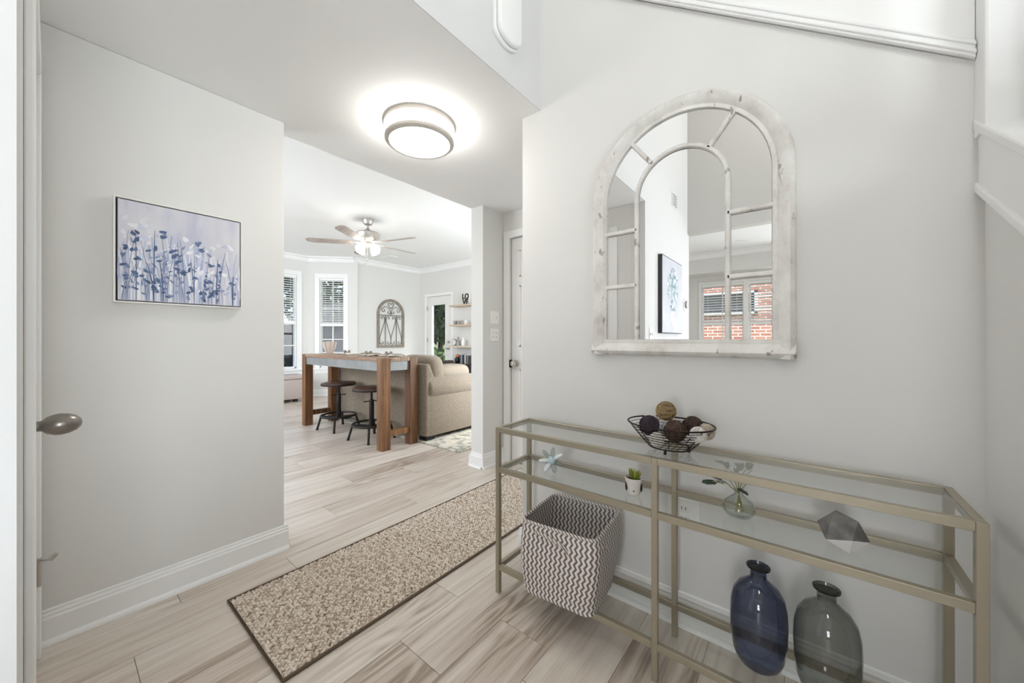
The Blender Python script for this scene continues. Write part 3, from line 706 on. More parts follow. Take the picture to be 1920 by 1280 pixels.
def bouquet_canvas():
    y0, y1, z0, z1 = -1.062, -.378, 1.172, 1.890; xw = XV+.001
    r = thing('bouquet_canvas', (xw, (y0+y1)/2, z0), 'teal bouquet canvas with black edges, reflected in the mirror', 'painting')
    MB().box(xw, xw+.035, y0, y1, z0, z1).build('stretcher', M('black_canvas_edge', (52, 47, 48), .6), r)
    MB().box(xw+.035, xw+.0365, y0+.008, y1-.008, z0+.008, z1-.008).build('canvas', M('bouquet_ground', (200, 202, 212), .7, var=.12, vscale=4), r)
    fn = lambda u, v, h: (xw+.0365+h, y0+.01+(y1-y0-.02)*u, z0+.01+(z1-z0-.02)*v)
    mb = MB(); rd = random.Random(5)
    for k in range(150):
        a = rd.uniform(0, 2*PI); q = rd.random()**.6; u = .5+.27*q*math.cos(a); v = .60+.30*q*math.sin(a)
        leaf2d(mb, fn, (u, v), rd.uniform(0, PI), rd.uniform(.04, .09), rd.uniform(.02, .045), rd.choice([(120, 156, 164), (96, 132, 142), (150, 176, 180), (170, 186, 190), (84, 110, 116), (236, 238, 238)]), .0004+k*.000005)
    for k in range(16): leaf2d(mb, fn, (.5+rd.uniform(-.1, .1), .18+rd.uniform(-.08, .1)), 0, .07, .06, (232, 232, 230), .0013+k*.000005)
    s_ = mb.build('brush_strokes', PAINT, r); s_['kind'] = 'stuff'
bouquet_canvas()

# ------------------------------------------------------------------ small wall fittings
def plate(name, c, axis, w, h, label, kind, cat='switch'):
    t = thing(name, c, label, cat)
    x, y, z = c
    if axis == 'x':   # faces +x
        MB().box(x, x+.006, y-w/2, y+w/2, z-h/2, z+h/2).build('cover_plate', PLATE, t, bevel=.003)
        f = lambda a, b_, c_, d, o_: MB().box(x+.005, x+.005+o_, y+a, y+b_, z+c_, z+d)
    else:             # faces -y
        MB().box(x-w/2, x+w/2, y-.006, y, z-h/2, z+h/2).build('cover_plate', PLATE, t, bevel=.003)
        f = lambda a, b_, c_, d, o_: MB().box(x+a, x+b_, y-.005-o_, y-.005, z+c_, z+d)
    if kind == 'toggle':
        for a in (-.023, .023): f(a-.0045, a+.0045, -.012, .012, .010).build('toggle', PLATE, t, bevel=.001)
    elif kind == 'dial':
        for a in (-.023, .023):
            for b_ in (-.018, .018): f(a-.004, a+.004, b_-.004, b_+.004, .004).build('button', M('button_grey', (170, 168, 163), .5), t)  # buttons in a grey darker than the plate
    else:
        for b_ in (-.020, .020):
            o = f(-.017, .017, b_-.014, b_+.014, .003).build('receptacle', PLATE, t, bevel=.002)
            f(-.009, -.006, b_-.006, b_+.007, .0036).build('slot', BLACK, o); f(.006, .009, b_-.006, b_+.007, .0036).build('slot', BLACK, o)
plate('light_switch', (XL, 2.478, 1.31), 'x', .115, .115, 'upper white double switch plate on narrow wall end', 'toggle')
plate('light_switch', (XL, 2.478, 1.155), 'x', .115, .115, 'lower white plate with four small buttons on narrow wall end', 'dial')
plate('light_switch', (XV, -.172, 1.16), 'x', .075, .12, 'white switch plate reflected at the bottom of the mirror', 'toggle')
plate('wall_outlet', (-.372, YM, .435), 'y', .115, .115, 'white wall outlet behind the console table', 'outlet', 'outlet')
t = thing('thermostat', (XV, -1.365, 1.5), 'small white thermostat beside bouquet canvas in the mirror', 'thermostat')
MB().cyl((XV, -1.33, 1.5), (XV+.008, -1.33, 1.5), .075, n=28).build('back_plate', PLATE, t, smooth=True)
MB().cyl((XV+.008, -1.33, 1.5), (XV+.03, -1.33, 1.5), .042, n=28).build('dial', M('thermostat_grey', (150, 150, 150), .3, .6), t, smooth=True)
t = thing('air_vent', (XV, -.9, 2.46), 'small grey wall vent high above bouquet canvas in the mirror', 'vent')
MB().box(XV, XV+.01, -.98, -.82, 2.455, 2.6).build('vent_frame', WHITE, t)
for k in range(5): MB().box(XV+.01, XV+.013, -.965, -.835, 2.468+.026*k, 2.482+.026*k).build('louvre', M('vent_grey', (150, 150, 148), .6), t)
# door chime
t = thing('door_chime', (XV, 1.25, 2.41), 'white rounded door chime box on the upper wall edge', 'chime')
prof = []
for k in range(13): a = PI+PI*k/12; prof.append((.083*math.cos(a), .05+.05*math.sin(a)))
prof += [(.083, .30), (-.083, .30)]
MB().prism(prof, lambda p, q, t_: (XV+t_, 1.262+p, 2.408+q), 0, .018).build('back_box', WHITE, t, bevel=.004)
MB().prism([(p*.92, .008+q*.97) for p, q in prof], lambda p, q, t_: (XV+t_, 1.262+p, 2.408+q), .018, .045).build('cover', WHITE, t, bevel=.010, smooth=True, seg=3)

# ------------------------------------------------------------------ flush ceiling light
fx, fy = -1.632, 1.247
t = thing('ceiling_light', (fx, fy, H), 'round flush ceiling light with two brushed nickel rings', 'lamp')
MB().lathe([(.150, 0), (.184, 0), (.186, -.006), (.186, -.022), (.180, -.026), (.150, -.026)], (fx, fy, H), 56).build('base_ring', RINGN, t, smooth=True)
LED = M('lit_diffuser', (255, 251, 246), .5, emit=20)
MB().lathe([(.168, -.004), (.168, -.090), (.160, -.097), (.10, -.104), (0, -.106)], (fx, fy, H), 56).build('diffuser', LED, t, smooth=True)
MB().lathe([(.1685, -.078), (.180, -.078), (.182, -.084), (.182, -.094), (.174, -.101), (.160, -.102), (.158, -.098), (.1685, -.094)], (fx, fy, H), 56).build('trim_ring', RINGN, t, smooth=True)
for k in range(3):
    a = math.radians(20+120*k); c = (fx+.176*math.cos(a), fy+.176*math.sin(a))
    MB().cyl((*c, H-.02), (*c, H-.08), .003, n=8).build('support_post', NICKEL, t, smooth=True)
# unseen globe lamp added to brighten the stair hall, behind the camera
t = thing('fill_globe', (.35, -.75, HT), 'unseen white globe added to light the stair hall', 'lamp')
MB().lathe([(.06, 0), (.06, -.02), (.0, -.025)], (.35, -.75, HT), 20).build('canopy', NICKEL, t)
MB().cyl((.35, -.75, HT), (.35, -.75, 3.98), .006, n=8).build('rod', NICKEL, t)
MB().ball((.35, -.75, 3.8), .19, 24, 14).build('globe', M('lit_globe', (255, 251, 246), .5, emit=18), t, smooth=True)
# dining recessed lights
for k, (x, y) in enumerate([(-.62, -2.0), (-.72, -3.1)]):
    t = thing('recessed_light', (x, y, 2.52), ['nearer recessed ceiling light in mirror reflection', 'farther recessed ceiling light in mirror reflection'][k], 'lamp', 'recessed dining lights')
    MB().lathe([(.05, -.001), (.07, -.001), (.07, -.006), (.05, -.006)], (x, y, 2.52), 24).build('trim_ring', WHITE, t)
    MB().lathe([(.05, -.003), (0, -.003)], (x, y, 2.52), 24).build('lens', M('lit_lens', (255, 246, 232), .5, emit=6), t)

# ------------------------------------------------------------------ woven basket
def basket():
    bx, by = -.745, 1.335
    r = thing('woven_basket', (bx, by, GB), 'taupe and white chevron woven basket on the lowest console shelf', 'basket')
    m, N, L, b = new_mat('chevron_weave')
    uv = N.new('ShaderNodeUVMap'); uv.uv_map = 'UVMap'; sp = N.new('ShaderNodeSeparateXYZ'); L.new(uv.outputs[0], sp.inputs[0])
    tri = math_n(N, L, 'PINGPONG', math_n(N, L, 'MULTIPLY', sp.outputs[1], 1/.0135), 1.0)
    ph = math_n(N, L, 'ADD', math_n(N, L, 'MULTIPLY', sp.outputs[0], 1/.0185), math_n(N, L, 'MULTIPLY', tri, .48))
    st_ = math_n(N, L, 'PINGPONG', ph, .5)
    mr = N.new('ShaderNodeMapRange'); mr.inputs['From Min'].default_value = .20; mr.inputs['From Max'].default_value = .27; L.new(st_, mr.inputs[0])
    rp = ramp(N, [(0, (112, 100, 96)), (1, (222, 216, 212))]); L.new(mr.outputs[0], rp.inputs[0]); L.new(rp.outputs[0], b.inputs['Base Color'])
    b.inputs['Roughness'].default_value = .55
    bp = N.new('ShaderNodeBump'); bp.inputs['Strength'].default_value = .5; bp.inputs['Distance'].default_value = .002
    L.new(math_n(N, L, 'PINGPONG', math_n(N, L, 'MULTIPLY', st_, 2.0), .5), bp.inputs['Height']); L.new(bp.outputs[0], b.inputs['Normal'])
    def section(t, off=0):
        e = t*t*(3-2*t)
        bul = .010*math.sin(PI*t)
        hw = .146+.012*e+bul-off; hd = .124+.025*e+bul-off; cx = bx; cy_ = by-.035+.030*e; rot = math.radians(5)
        pts = []; rc = .035; n = 6
        for sx, sy, a0 in ((1, 1, 0), (-1, 1, PI/2), (-1, -1, PI), (1, -1, 1.5*PI)):
            for k in range(n+1):
                a = a0+PI/2*k/n; pts.append((sx*(hw-rc)+rc*math.cos(a), sy*(hd-rc)+rc*math.sin(a)))
        out = []
        m_ = len(pts)
        for i in range(m_):
            p, q = pts[i], pts[(i+1) % m_]
            L_ = math.hypot(q[0]-p[0], q[1]-p[1]); k = max(1, int(L_/.02))
            for j in range(k): out.append((p[0]+(q[0]-p[0])*j/k, p[1]+(q[1]-p[1])*j/k))
        return [(cx+p*math.cos(rot)-q*math.sin(rot), cy_+p*math.sin(rot)+q*math.cos(rot)) for p, q in out]
    def shell(name, off, flip, mat):
        rows = 14; vs = []; fs = []; uvs = []
        n = min(len(section(j/rows, off)) for j in range(rows+1))
        import itertools
        for j in range(rows+1):
            s_ = section(j/rows, off)
            # resample to n points by arc length
            d = [0]
            for i in range(len(s_)): d.append(d[-1]+math.dist(s_[i], s_[(i+1) % len(s_)]))
            tot = d[-1]; i = 0
            for k in range(n):
                tgt = tot*k/n
                while d[i+1] < tgt: i += 1
                f = (tgt-d[i])/(d[i+1]-d[i]); p, q = s_[i], s_[(i+1) % len(s_)]
                zz = GB+off*.5+.002+(.272-off*.5)*j/rows
                if j == rows: zz -= 0
                vs.append((p[0]+(q[0]-p[0])*f, p[1]+(q[1]-p[1])*f, zz))
        for j in range(rows):
            for k in range(n): fs.append((j*n+k, j*n+(k+1) % n, (j+1)*n+(k+1) % n, (j+1)*n+k)); uvs.append((j, k))
        fs.append(tuple(range(n))); uvs.append(None)
        me = bpy.data.meshes.new(name); o0 = Vector(r.location)
        me.from_pydata([tuple(Vector(v)-o0) for v in vs], [], fs)
        ul = me.uv_layers.new(name='UVMap'); per = 1.12
        for p in me.polygons:
            jk = uvs[p.index]
            for li, vi in zip(p.loop_indices, p.vertices):
                j, k = divmod(vi, n)
                if jk is not None and jk[1] == n-1 and k == 0: k = n
                ul.data[li].uv = (per*k/n, .272*j/rows) if jk is not None else (vs[vi][0], vs[vi][1])
        me.polygons.foreach_set('use_smooth', [True]*len(me.polygons)); me.materials.append(mat)
        o = bpy.data.objects.new(name, me); COL.objects.link(o); o.parent = r
    shell('body', 0, False, m); shell('lining', .006, True, m)
    rim = section(1, .003); zr = GB+.274
    rm, N, L, b = new_mat('braided_rim'); tc = N.new('ShaderNodeTexCoord'); wv = N.new('ShaderNodeTexWave'); wv.inputs['Scale'].default_value = 38; wv.bands_direction = 'DIAGONAL'
    L.new(tc.outputs['Object'], wv.inputs[0]); rp = ramp(N, [(.35, (120, 108, 103)), (.6, (218, 212, 207))]); L.new(wv.outputs[1], rp.inputs[0]); L.new(rp.outputs[0], b.inputs['Base Color'])
    MB().tube([(p[0], p[1], zr) for p in rim], .0062, 8, True).build('rim', rm, r, smooth=True)
    # handles: twisted loop on front and on right side
    f0 = by-.005-.148
    pts = [(bx-.075, f0+.0, zr-.045), (bx-.07, f0-.012, zr-.028), (bx-.04, f0-.016, zr-.024), (bx+.0, f0-.012, zr-.032), (bx+.045, f0-.012, zr-.038), (bx+.06, f0-.006, zr-.055), (bx+.064, f0+.004, zr-.075)]
    MB().tube(pts, .006, 8).build('handle', rm, r, smooth=True)
    rx = bx+.157
    MB().tube([(rx-.002, by-.10, zr-.015), (rx+.012, by-.09, zr-.03), (rx+.014, by-.06, zr-.05), (rx+.002, by-.04, zr-.06)], .006, 8).build('handle', rm, r, smooth=True)
    c = tag(MB().build('x', BLACK) if False else MB().tube([(bx+.0+.075*math.cos(a*.5)*(1-.01*a), by-.005+.07*math.sin(a*.5)*(1-.01*a), GB+.03+.006*a) for a in range(26)], .011, 8).build('coiled_strap', BLACK, smooth=True), 'black coiled strap lying inside the woven basket', 'strap')
basket()

# ------------------------------------------------------------------ wire bowl and balls
wx, wy = -.372, 1.352
RXB, RYB = .142, .118
wb = thing('wire_bowl', (wx, wy, GT), 'oval black wire bowl of decorative balls on the console top', 'bowl')
WIRE = M('dark_bronze_wire', (40, 32, 30), .4, .7)
zr0, zr1 = GT+.016, GT+.096
def ell(t, z): 
    k = .50+.50*t**.9
    return [(wx+RXB*k*math.cos(2*PI*i/48+.0), wy+RYB*k*math.sin(2*PI*i/48), z) for i in range(48)]
MB().tube(ell(1, zr1), .0028, 8, True).build('rim', WIRE, wb, smooth=True)
for j in range(8):
    t_ = j/8; MB().tube(ell(t_, zr0+(zr1-zr0)*t_), .0012 if j else .0024, 6, True).build('ring', WIRE, wb, smooth=True)
for k in range(8):
    a = 2*PI*k/8+.2
    MB().tube([(wx+RXB*(.5+.5*s_**.9)*math.cos(a), wy+RYB*(.5+.5*s_**.9)*math.sin(a), zr0+(zr1-zr0)*s_) for s_ in (0, .25, .5, .75, 1)], .0015, 6).build('spoke', WIRE, wb, smooth=True)
for k in range(-3, 4):
    x = RXB*.5*k/4; y = RYB*.5*math.sqrt(1-(k/4)**2); MB().tube([(wx+x, wy-y, zr0), (wx+x, wy+y, zr0)], .0012, 6).build('base_wire', WIRE, wb, smooth=True)
for a in (-PI/2, PI*.15, PI*.85):
    x, y = wx+.45*RXB*math.cos(a), wy+.45*RYB*math.sin(a); MB().cyl((x, y, zr0), (x, y, GT), .004, .005, 10).build('foot', WIRE, wb, smooth=True)
def deco(name, c, r, cols, label, ridges=True, wrap=True, cat='ball'):
    m = M(name+'_mat', cols[0], .8, var=.35, vscale=30, bump=.9, bscale=120)
    t = thing(name, (c[0], c[1], c[2]-r), label, cat, 'decorative balls in the wire bowl')
    MB().ball(c, r*.95, 20, 12).build('core', m, t, smooth=True)
    rd = random.Random(label)
    m2 = M(name+'_strand', cols[1], .7)
    mb = MB()
    for k in range(22):
        n_ = Vector((rd.gauss(0, 1), rd.gauss(0, 1), rd.gauss(0, 1))).normalized(); a = n_.orthogonal().normalized(); b_ = n_.cross(a)
        o_ = rd.uniform(-.35, .35); rr = r*math.sqrt(1-o_*o_)*.985
        mb.tube([Vector(c)+n_*o_*r*.985+(a*math.cos(2*PI*i/24)+b_*math.sin(2*PI*i/24))*rr for i in range(24)], r*.035, 5, True)
    s_ = mb.build('strands', m2, t, smooth=True); s_['kind'] = 'stuff'
zb = zr0+.002
for nm, p, r_, cc, lb in [
    ('vine_ball', (-.390, 1.372, zb+.116), .034, ((104, 84, 58), (150, 128, 88)), 'tan vine ball heaped on top of the wire bowl'),
    ('yarn_ball', (-.437, 1.335, zb+.066), .034, ((44, 30, 42), (58, 42, 54)), 'dark plum yarn ball at left of the wire bowl'),
    ('twig_ball', (-.345, 1.318, zb+.062), .037, ((50, 36, 30), (78, 56, 44)), 'dark brown twig ball in middle of the wire bowl'),
    ('twig_ball', (-.305, 1.385, zb+.072), .034, ((54, 38, 32), (70, 50, 42)), 'dark brown twig ball at back of the wire bowl'),
    ('string_ball', (-.272, 1.312, zb+.062), .026, ((206, 200, 192), (226, 222, 216)), 'white string ball at right front of the wire bowl'),
    ('string_ball', (-.452, 1.398, zb+.064), .030, ((210, 206, 200), (228, 224, 220)), 'white speckled ball at left back of the wire bowl'),
    ('string_ball', (-.402, 1.305, zb+.026), .025, ((204, 198, 190), (224, 220, 214)), 'white string ball low at left of the wire bowl'),
    ('felt_ball', (-.378, 1.362, zb+.052), .028, ((150, 158, 166), (172, 178, 184)), 'blue grey felt ball in centre of the wire bowl'),
    ('twine_ball', (-.262, 1.378, zb+.060), .028, ((176, 162, 142), (200, 188, 170)), 'pale twine ball at right back of the wire bowl')]:
    deco(nm, p, r_, cc, lb)

# ------------------------------------------------------------------ glass star flower
t = thing('glass_flower', (-.855, 1.345, GM), 'clear glass flower ornament with pale blue centre on middle shelf', 'ornament')
GLF = thin_glass('flower_glass', (236, 243, 245), (198, 210, 214), refl=2.6, rough=.04, tedge=1.4)
MILK = M('milky_glass', (226, 234, 236), .12, spec=.8); BLUEG = M('pale_blue_glass', (196, 214, 222), .1, spec=.8)
cv = Vector((-.855, 1.345, GM+.045)); vd = (Vector((0, 0, 1.0))-cv).normalized(); aa = vd.orthogonal().normalized(); ab = vd.cross(aa)
for k in range(7):
    a = 2*PI*k/7+.3; d = (aa*math.cos(a)+ab*math.sin(a)+vd*.25).normalized()
    q = d.to_track_quat('Z', 'Y').to_matrix(); L_ = .030
    c_ = cv+d*.031
    if c_.z-.026 < GM: c_.z = GM+.022
    MB().ball(c_, L_, 12, 8, (.42, .3, .86), q).build('petal', MILK if k % 3 == 0 else GLF, t, smooth=True)
MB().ball(cv, .02, 16, 10).build('centre', BLUEG, t, smooth=True)
MB().ball((-.872, 1.318, GM+.006), .006, 10, 8).tube([(-.855, 1.345, GM+.03), (-.866, 1.33, GM+.012), (-.872, 1.318, GM+.006)], .004).build('stem', MILK, t, smooth=True)

# ------------------------------------------------------------------ puppy face pot with succulent
px0, py0 = -.492, 1.333
t = thing('succulent_pot', (px0, py0, GM), 'white puppy-face pot with small green succulent on middle shelf', 'plant')
CER = M('white_ceramic', (226, 221, 215), .35)
MB().lathe([(0, 0), (.019, 0), (.0225, .003), (.0315, .060), (.0295, .061), (.027, .05), (0, .05)], (px0, py0, GM), 32).build('pot', CER, t, smooth=True)
MB().lathe([(0, .052), (.027, .051)], (px0, py0, GM), 24).build('soil', M('dark_soil', (62, 50, 38), .9), t)
vdir = Vector((-px0, -py0, 0)).normalized(); sdir = Vector((-vdir.y, vdir.x, 0))
for sg in (-1, 1):
    d = (vdir*.35+sdir*sg).normalized(); q = Matrix.Rotation(math.atan2(d.y, d.x), 3, 'Z')
    MB().ball((px0+d.x*.0272, py0+d.y*.0272, GM+.030), .018, 12, 8, (.22, .38, 1.0), q).build('ear', M('ear_black', (40, 35, 34), .5), t, smooth=True)
MB().ball((px0+vdir.x*.0245, py0+vdir.y*.0245, GM+.018), .0028, 10, 6).build('nose', BLACK, t, smooth=True)
rd = random.Random(2); SUC = [M('succulent_green', (112, 132, 44), .5), M('succulent_lime', (158, 172, 78), .5), M('succulent_olive', (128, 120, 56), .5)]
for k in range(26):
    a = rd.uniform(0, 2*PI); tl = rd.uniform(.05, .75); h_ = rd.uniform(.034, .046)*(1-.25*tl)
    d = Vector((math.cos(a)*math.sin(tl), math.sin(a)*math.sin(tl), math.cos(tl)))
    b0_ = Vector((px0, py0, GM+.05))+Vector((math.cos(a), math.sin(a), 0))*.008*tl
    MB().tube([b0_, b0_+d*h_*.35, b0_+d*h_*.7+Vector((0, 0, .002)), b0_+d*h_+Vector((0, 0, .004))], [.0028, .0045, .0036, .0006], 6).build('leaf', SUC[k % 3], t, smooth=True)

# ------------------------------------------------------------------ bud vase with eucalyptus
vx, vy = -.167, 1.372
t = thing('bud_vase', (vx, vy, GM), 'small round clear glass bud vase on middle shelf', 'vase')
VG = thin_glass('vase_glass', (250, 252, 251), (176, 196, 190), refl=1.6, tedge=4.0)
MB().lathe([(0, .002), (.022, .001), (.036, .006), (.0455, .020), (.0465, .030), (.040, .046), (.024, .060), (.013, .070), (.0115, .080), (.0145, .088), (.0135, .088), (.0105, .080), (.0115, .071), (.022, .060), (.037, .047), (.0435, .030), (.042, .020), (.033, .010), (0, .006)], (vx, vy, GM), 40).build('body', VG, t, smooth=True)
t = thing('eucalyptus_sprig', (vx, vy, GM+.06), 'green eucalyptus sprig standing in the glass bud vase', 'plant')
STEM = M('stem_green', (136, 126, 74), .6); EU = [M('eucalyptus_leaf', (66, 84, 70), .55), M('eucalyptus_pale', (126, 138, 118), .55)]
top = Vector((vx, vy, GM+.092))
for k, (dx, dy, dz, lv_) in enumerate([(-.066, -.060, .020, 0), (.045, .020, .018, 0), (.012, -.026, .004, 0), (-.040, .0, .062, 1), (.030, .03, .066, 1), (-.004, .012, .058, 1), (-.05, -.04, .03, 0)]):
    e = top+Vector((dx, dy, dz)); midp = top+Vector((dx*.45, dy*.45, dz*.75))
    lo = Vector((vx-dx*.2, vy-dy*.2, GM+.012))
    MB().tube([lo, top-Vector((0, 0, .02)), midp, e], .0013, 6).build('stem', STEM, t, smooth=True)
    for f_, sc_ in ((.55, .8), (.8, 1), (1.0, 1.05)):
        c_ = top+(e-top)*f_; d = (e-top).normalized()+Vector((rd.uniform(-.5, .5), rd.uniform(-.5, .5), rd.uniform(-.3, .3))); d.normalize()
        sd = d.cross(Vector((rd.uniform(-.4, .4), rd.uniform(-.4, .4), 1))).normalized(); nn = d.cross(sd)
        l_ = .021*sc_; w_ = .0105*sc_
        vs = [c_, c_+d*l_*.5+sd*w_-nn*.001, c_+d*l_*1.3+sd*w_*.9-nn*.001, c_+d*l_*1.9, c_+d*l_*1.3-sd*w_*.9-nn*.001, c_+d*l_*.5-sd*w_-nn*.001, c_+d*l_*.95+nn*.0015]
        for v_ in vs: v_.z = min(v_.z, GT-.012)
        MB().add(vs, [(0, 1, 6), (1, 2, 6), (2, 3, 6), (3, 4, 6), (4, 5, 6), (5, 0, 6)]).build('leaf', EU[lv_], t)

# ------------------------------------------------------------------ faceted two-tone stone
gx_, gy_ = .079, 1.338
t = thing('faceted_stone', (gx_, gy_, GM), 'faceted two-tone paperweight, grey marble top and white base, on middle shelf', 'ornament')
bm = bmesh.new(); bmesh.ops.create_icosphere(bm, subdivisions=1, radius=.052)
mtx = Matrix.Rotation(math.radians(37.38), 4, 'X'); mtx = Matrix.Rotation(math.radians(62), 4, 'Z') @ mtx
bm.transform(mtx); zmin = min(v.co.z for v in bm.verts)
fs_t = []; fs_b = []
vsA = [Vector((gx_+v.co.x*1.06, gy_+v.co.y*1.06, GM+(v.co.z-zmin)*1.0)) for v in bm.verts]; bm.verts.index_update()
for f in bm.faces: (fs_t if f.calc_center_median().z > .004 else fs_b).append(tuple(v.index for v in f.verts))
MARB = M('grey_marble', (116, 113, 111), .5, var=.5, vscale=26)
for nm_, ff, mt in (('marble_top', fs_t, MARB), ('white_base', fs_b, M('white_plaster', (240, 238, 236), .5))):
    mb = MB(); mb.add(vsA, ff); o = mb.build(nm_, mt, t)
bm.free()

# ------------------------------------------------------------------ glass bottles
def bottle(x, y, name, tint, edge, label, s_=1.0, lean=1.0):
    t = thing('glass_bottle', (x, y, GB), label, 'bottle', 'tall glass bottles on lowest shelf')
    g = thin_glass(name, tint, edge, refl=1.5, ior=1.5, tedge=2.2)
    pr = [(0, .004), (.030, .002), (.048, .004), (.060, .016), (.068, .04), (.074, .09), (.0755, .14), (.073, .185), (.066, .215), (.050, .240), (.030, .255), (.0225, .263), (.0215, .283), (.0235, .291)]
    MB().lathe([(r_*s_, z*s_) for r_, z in pr], (x, y, GB), 48).build('body', g, t, smooth=True)
    MB().lathe([(.0215*s_, .289*s_), (.0255*s_, .2895*s_), (.0315*s_, .2945*s_), (.0315*s_, .2985*s_), (.028*s_, .299*s_), (.0225*s_, .293*s_)], (x, y, GB), 48).build('lip', thin_glass(name+'_lip', tuple(int(q*.9) for q in tint), tuple(int(q*.6) for q in edge), refl=1.5, tedge=1.2), t, smooth=True)
bottle(-.113, 1.352, 'blue_glass', (166, 174, 195), (66, 74, 98), 'blue smoked glass bottle on the lowest console shelf')
bottle(.046, 1.352, 'grey_glass', (212, 214, 212), (96, 100, 98), 'grey smoked glass bottle right of the blue one')

# ------------------------------------------------------------------ bar table
TW = wood('reclaimed_wood', [(.25, (54, 33, 18)), (.42, (92, 60, 34)), (.58, (120, 82, 48)), (.75, (146, 106, 66))], 2, 1, .5, True, .6)
TWX = wood('reclaimed_wood_long', [(.25, (96, 70, 52)), (.42, (138, 108, 86)), (.58, (168, 140, 118)), (.75, (188, 164, 142))], 0, 1, .4, True, .5)
ZINC = M('galvanised_zinc', (140, 142, 142), .5, .5, var=.18, vscale=8)
tx0, tx1, ty0, ty1, tz = -5.135, -3.275, 2.045, 2.475, .925
bt = thing('bar_table', ((tx0+tx1)/2, (ty0+ty1)/2, 0), 'rustic wood bar table with grey metal apron behind the sofa', 'table')
lw_ = .098
for x in (tx0, tx1-lw_):
    for y in (ty0, ty1-lw_):
        MB().box(x, x+lw_, y, y+lw_, 0, tz-.0008).build('leg', TW, bt, bevel=.003, at=(x, y, 0), seg=1)
    MB().box(x+.02, x+lw_-.02, ty0+lw_, ty1-lw_, .125, .185).build('stretcher', TW, bt, bevel=.002, seg=1)
    MB().box(x+.022, x+lw_-.022, ty0+lw_, ty1-lw_, tz-.13, tz-.035).build('end_apron', ZINC if x > -4 else ZINC, bt)
nb = 4; w_ = (ty1-ty0)/nb
MB().box(tx0+lw_+.001, tx1-lw_-.001, ty0, ty0+w_-.001, tz-.035, tz).build('top_board', TWX, bt, bevel=.002, at=(tx0, ty0, tz), seg=1)
for k in (1, 2): MB().box(tx0, tx1, ty0+lw_+.001+(ty1-ty0-2*lw_)/2*(k-1), ty0+lw_-.001+(ty1-ty0-2*lw_)/2*k, tz-.035, tz).build('top_board', TWX, bt, bevel=.002, at=(tx0, ty0, tz), seg=1)
MB().box(tx0+lw_+.001, tx1-lw_-.001, ty1-w_+.001, ty1, tz-.035, tz).build('top_board', TWX, bt, bevel=.002, at=(tx0, ty1, tz), seg=1)
for y in (ty0+.012, ty1-.03): MB().box(tx0+lw_, tx1-lw_, y, y+.018, tz-.13, tz-.035).build('side_apron', ZINC, bt)
# things on it
RIB = M('ribbed_taupe', (190, 176, 167), .5)
t = thing('fluted_bowl', (-4.98, 2.33, tz), 'fluted taupe bowl on the far left of the bar table', 'bowl')
for k in range(9):
    a = 2*PI*k/9; c0 = Vector((-4.98+.022*math.cos(a), 2.33+.022*math.sin(a), tz+.002)); c1 = Vector((-4.98+.066*math.cos(a), 2.33+.066*math.sin(a), tz+.155))
    MB().tube([c0, c0.lerp(c1, .5)+Vector((.008*math.cos(a), .008*math.sin(a), 0)), c1], [.014, .024, .028], 8).build('petal', RIB, t, smooth=True)
MB().lathe([(0, 0), (.034, 0), (.034, .01), (0, .012)], (-4.98, 2.33, tz), 20).build('base', RIB, t, smooth=True)
LINEN = [M('napkin_linen', (196, 188, 178), .9), M('napkin_grey', (128, 118, 108), .9)]
def napkin(x, y, label, sd):
    rd = random.Random(sd)
    t = thing('napkin', (x, y, tz), label, 'napkin', 'knotted napkins on the bar table')
    n = 14; vs = []
    for j in range(n+1):
        for i in range(n+1):
            u = (i/n-.5)*.30; v = (j/n-.5)*.17
            h = .004+.014*abs(math.sin(u*38+v*9+sd))*(1-abs(v)*5)+.025*math.exp(-(u*u+v*v)/.0018)
            vs.append((x+u, y+v*(1-.55*math.exp(-u*u/.002)), tz+max(.001, h)))
    MB().add(vs, [(j*(n+1)+i, j*(n+1)+i+1, (j+1)*(n+1)+i+1, (j+1)*(n+1)+i) for j in range(n) for i in range(n)]).build('cloth', LINEN[0], t, smooth=True)
    MB().tube([(x+.024*math.cos(a*PI/6), y+.03*math.sin(a*PI/6), tz+.03+.02*math.sin(a*PI/3)) for a in range(12)], .012, 8, True).build('knot', LINEN[1], t, smooth=True)
napkin(-4.46, 2.30, 'grey knotted napkin on bar table nearest the fluted bowl', 1)
napkin(-3.93, 2.28, 'grey knotted napkin at middle of the bar table', 2)
napkin(-3.60, 2.33, 'grey knotted napkin on bar table nearest the sofa arm', 3)
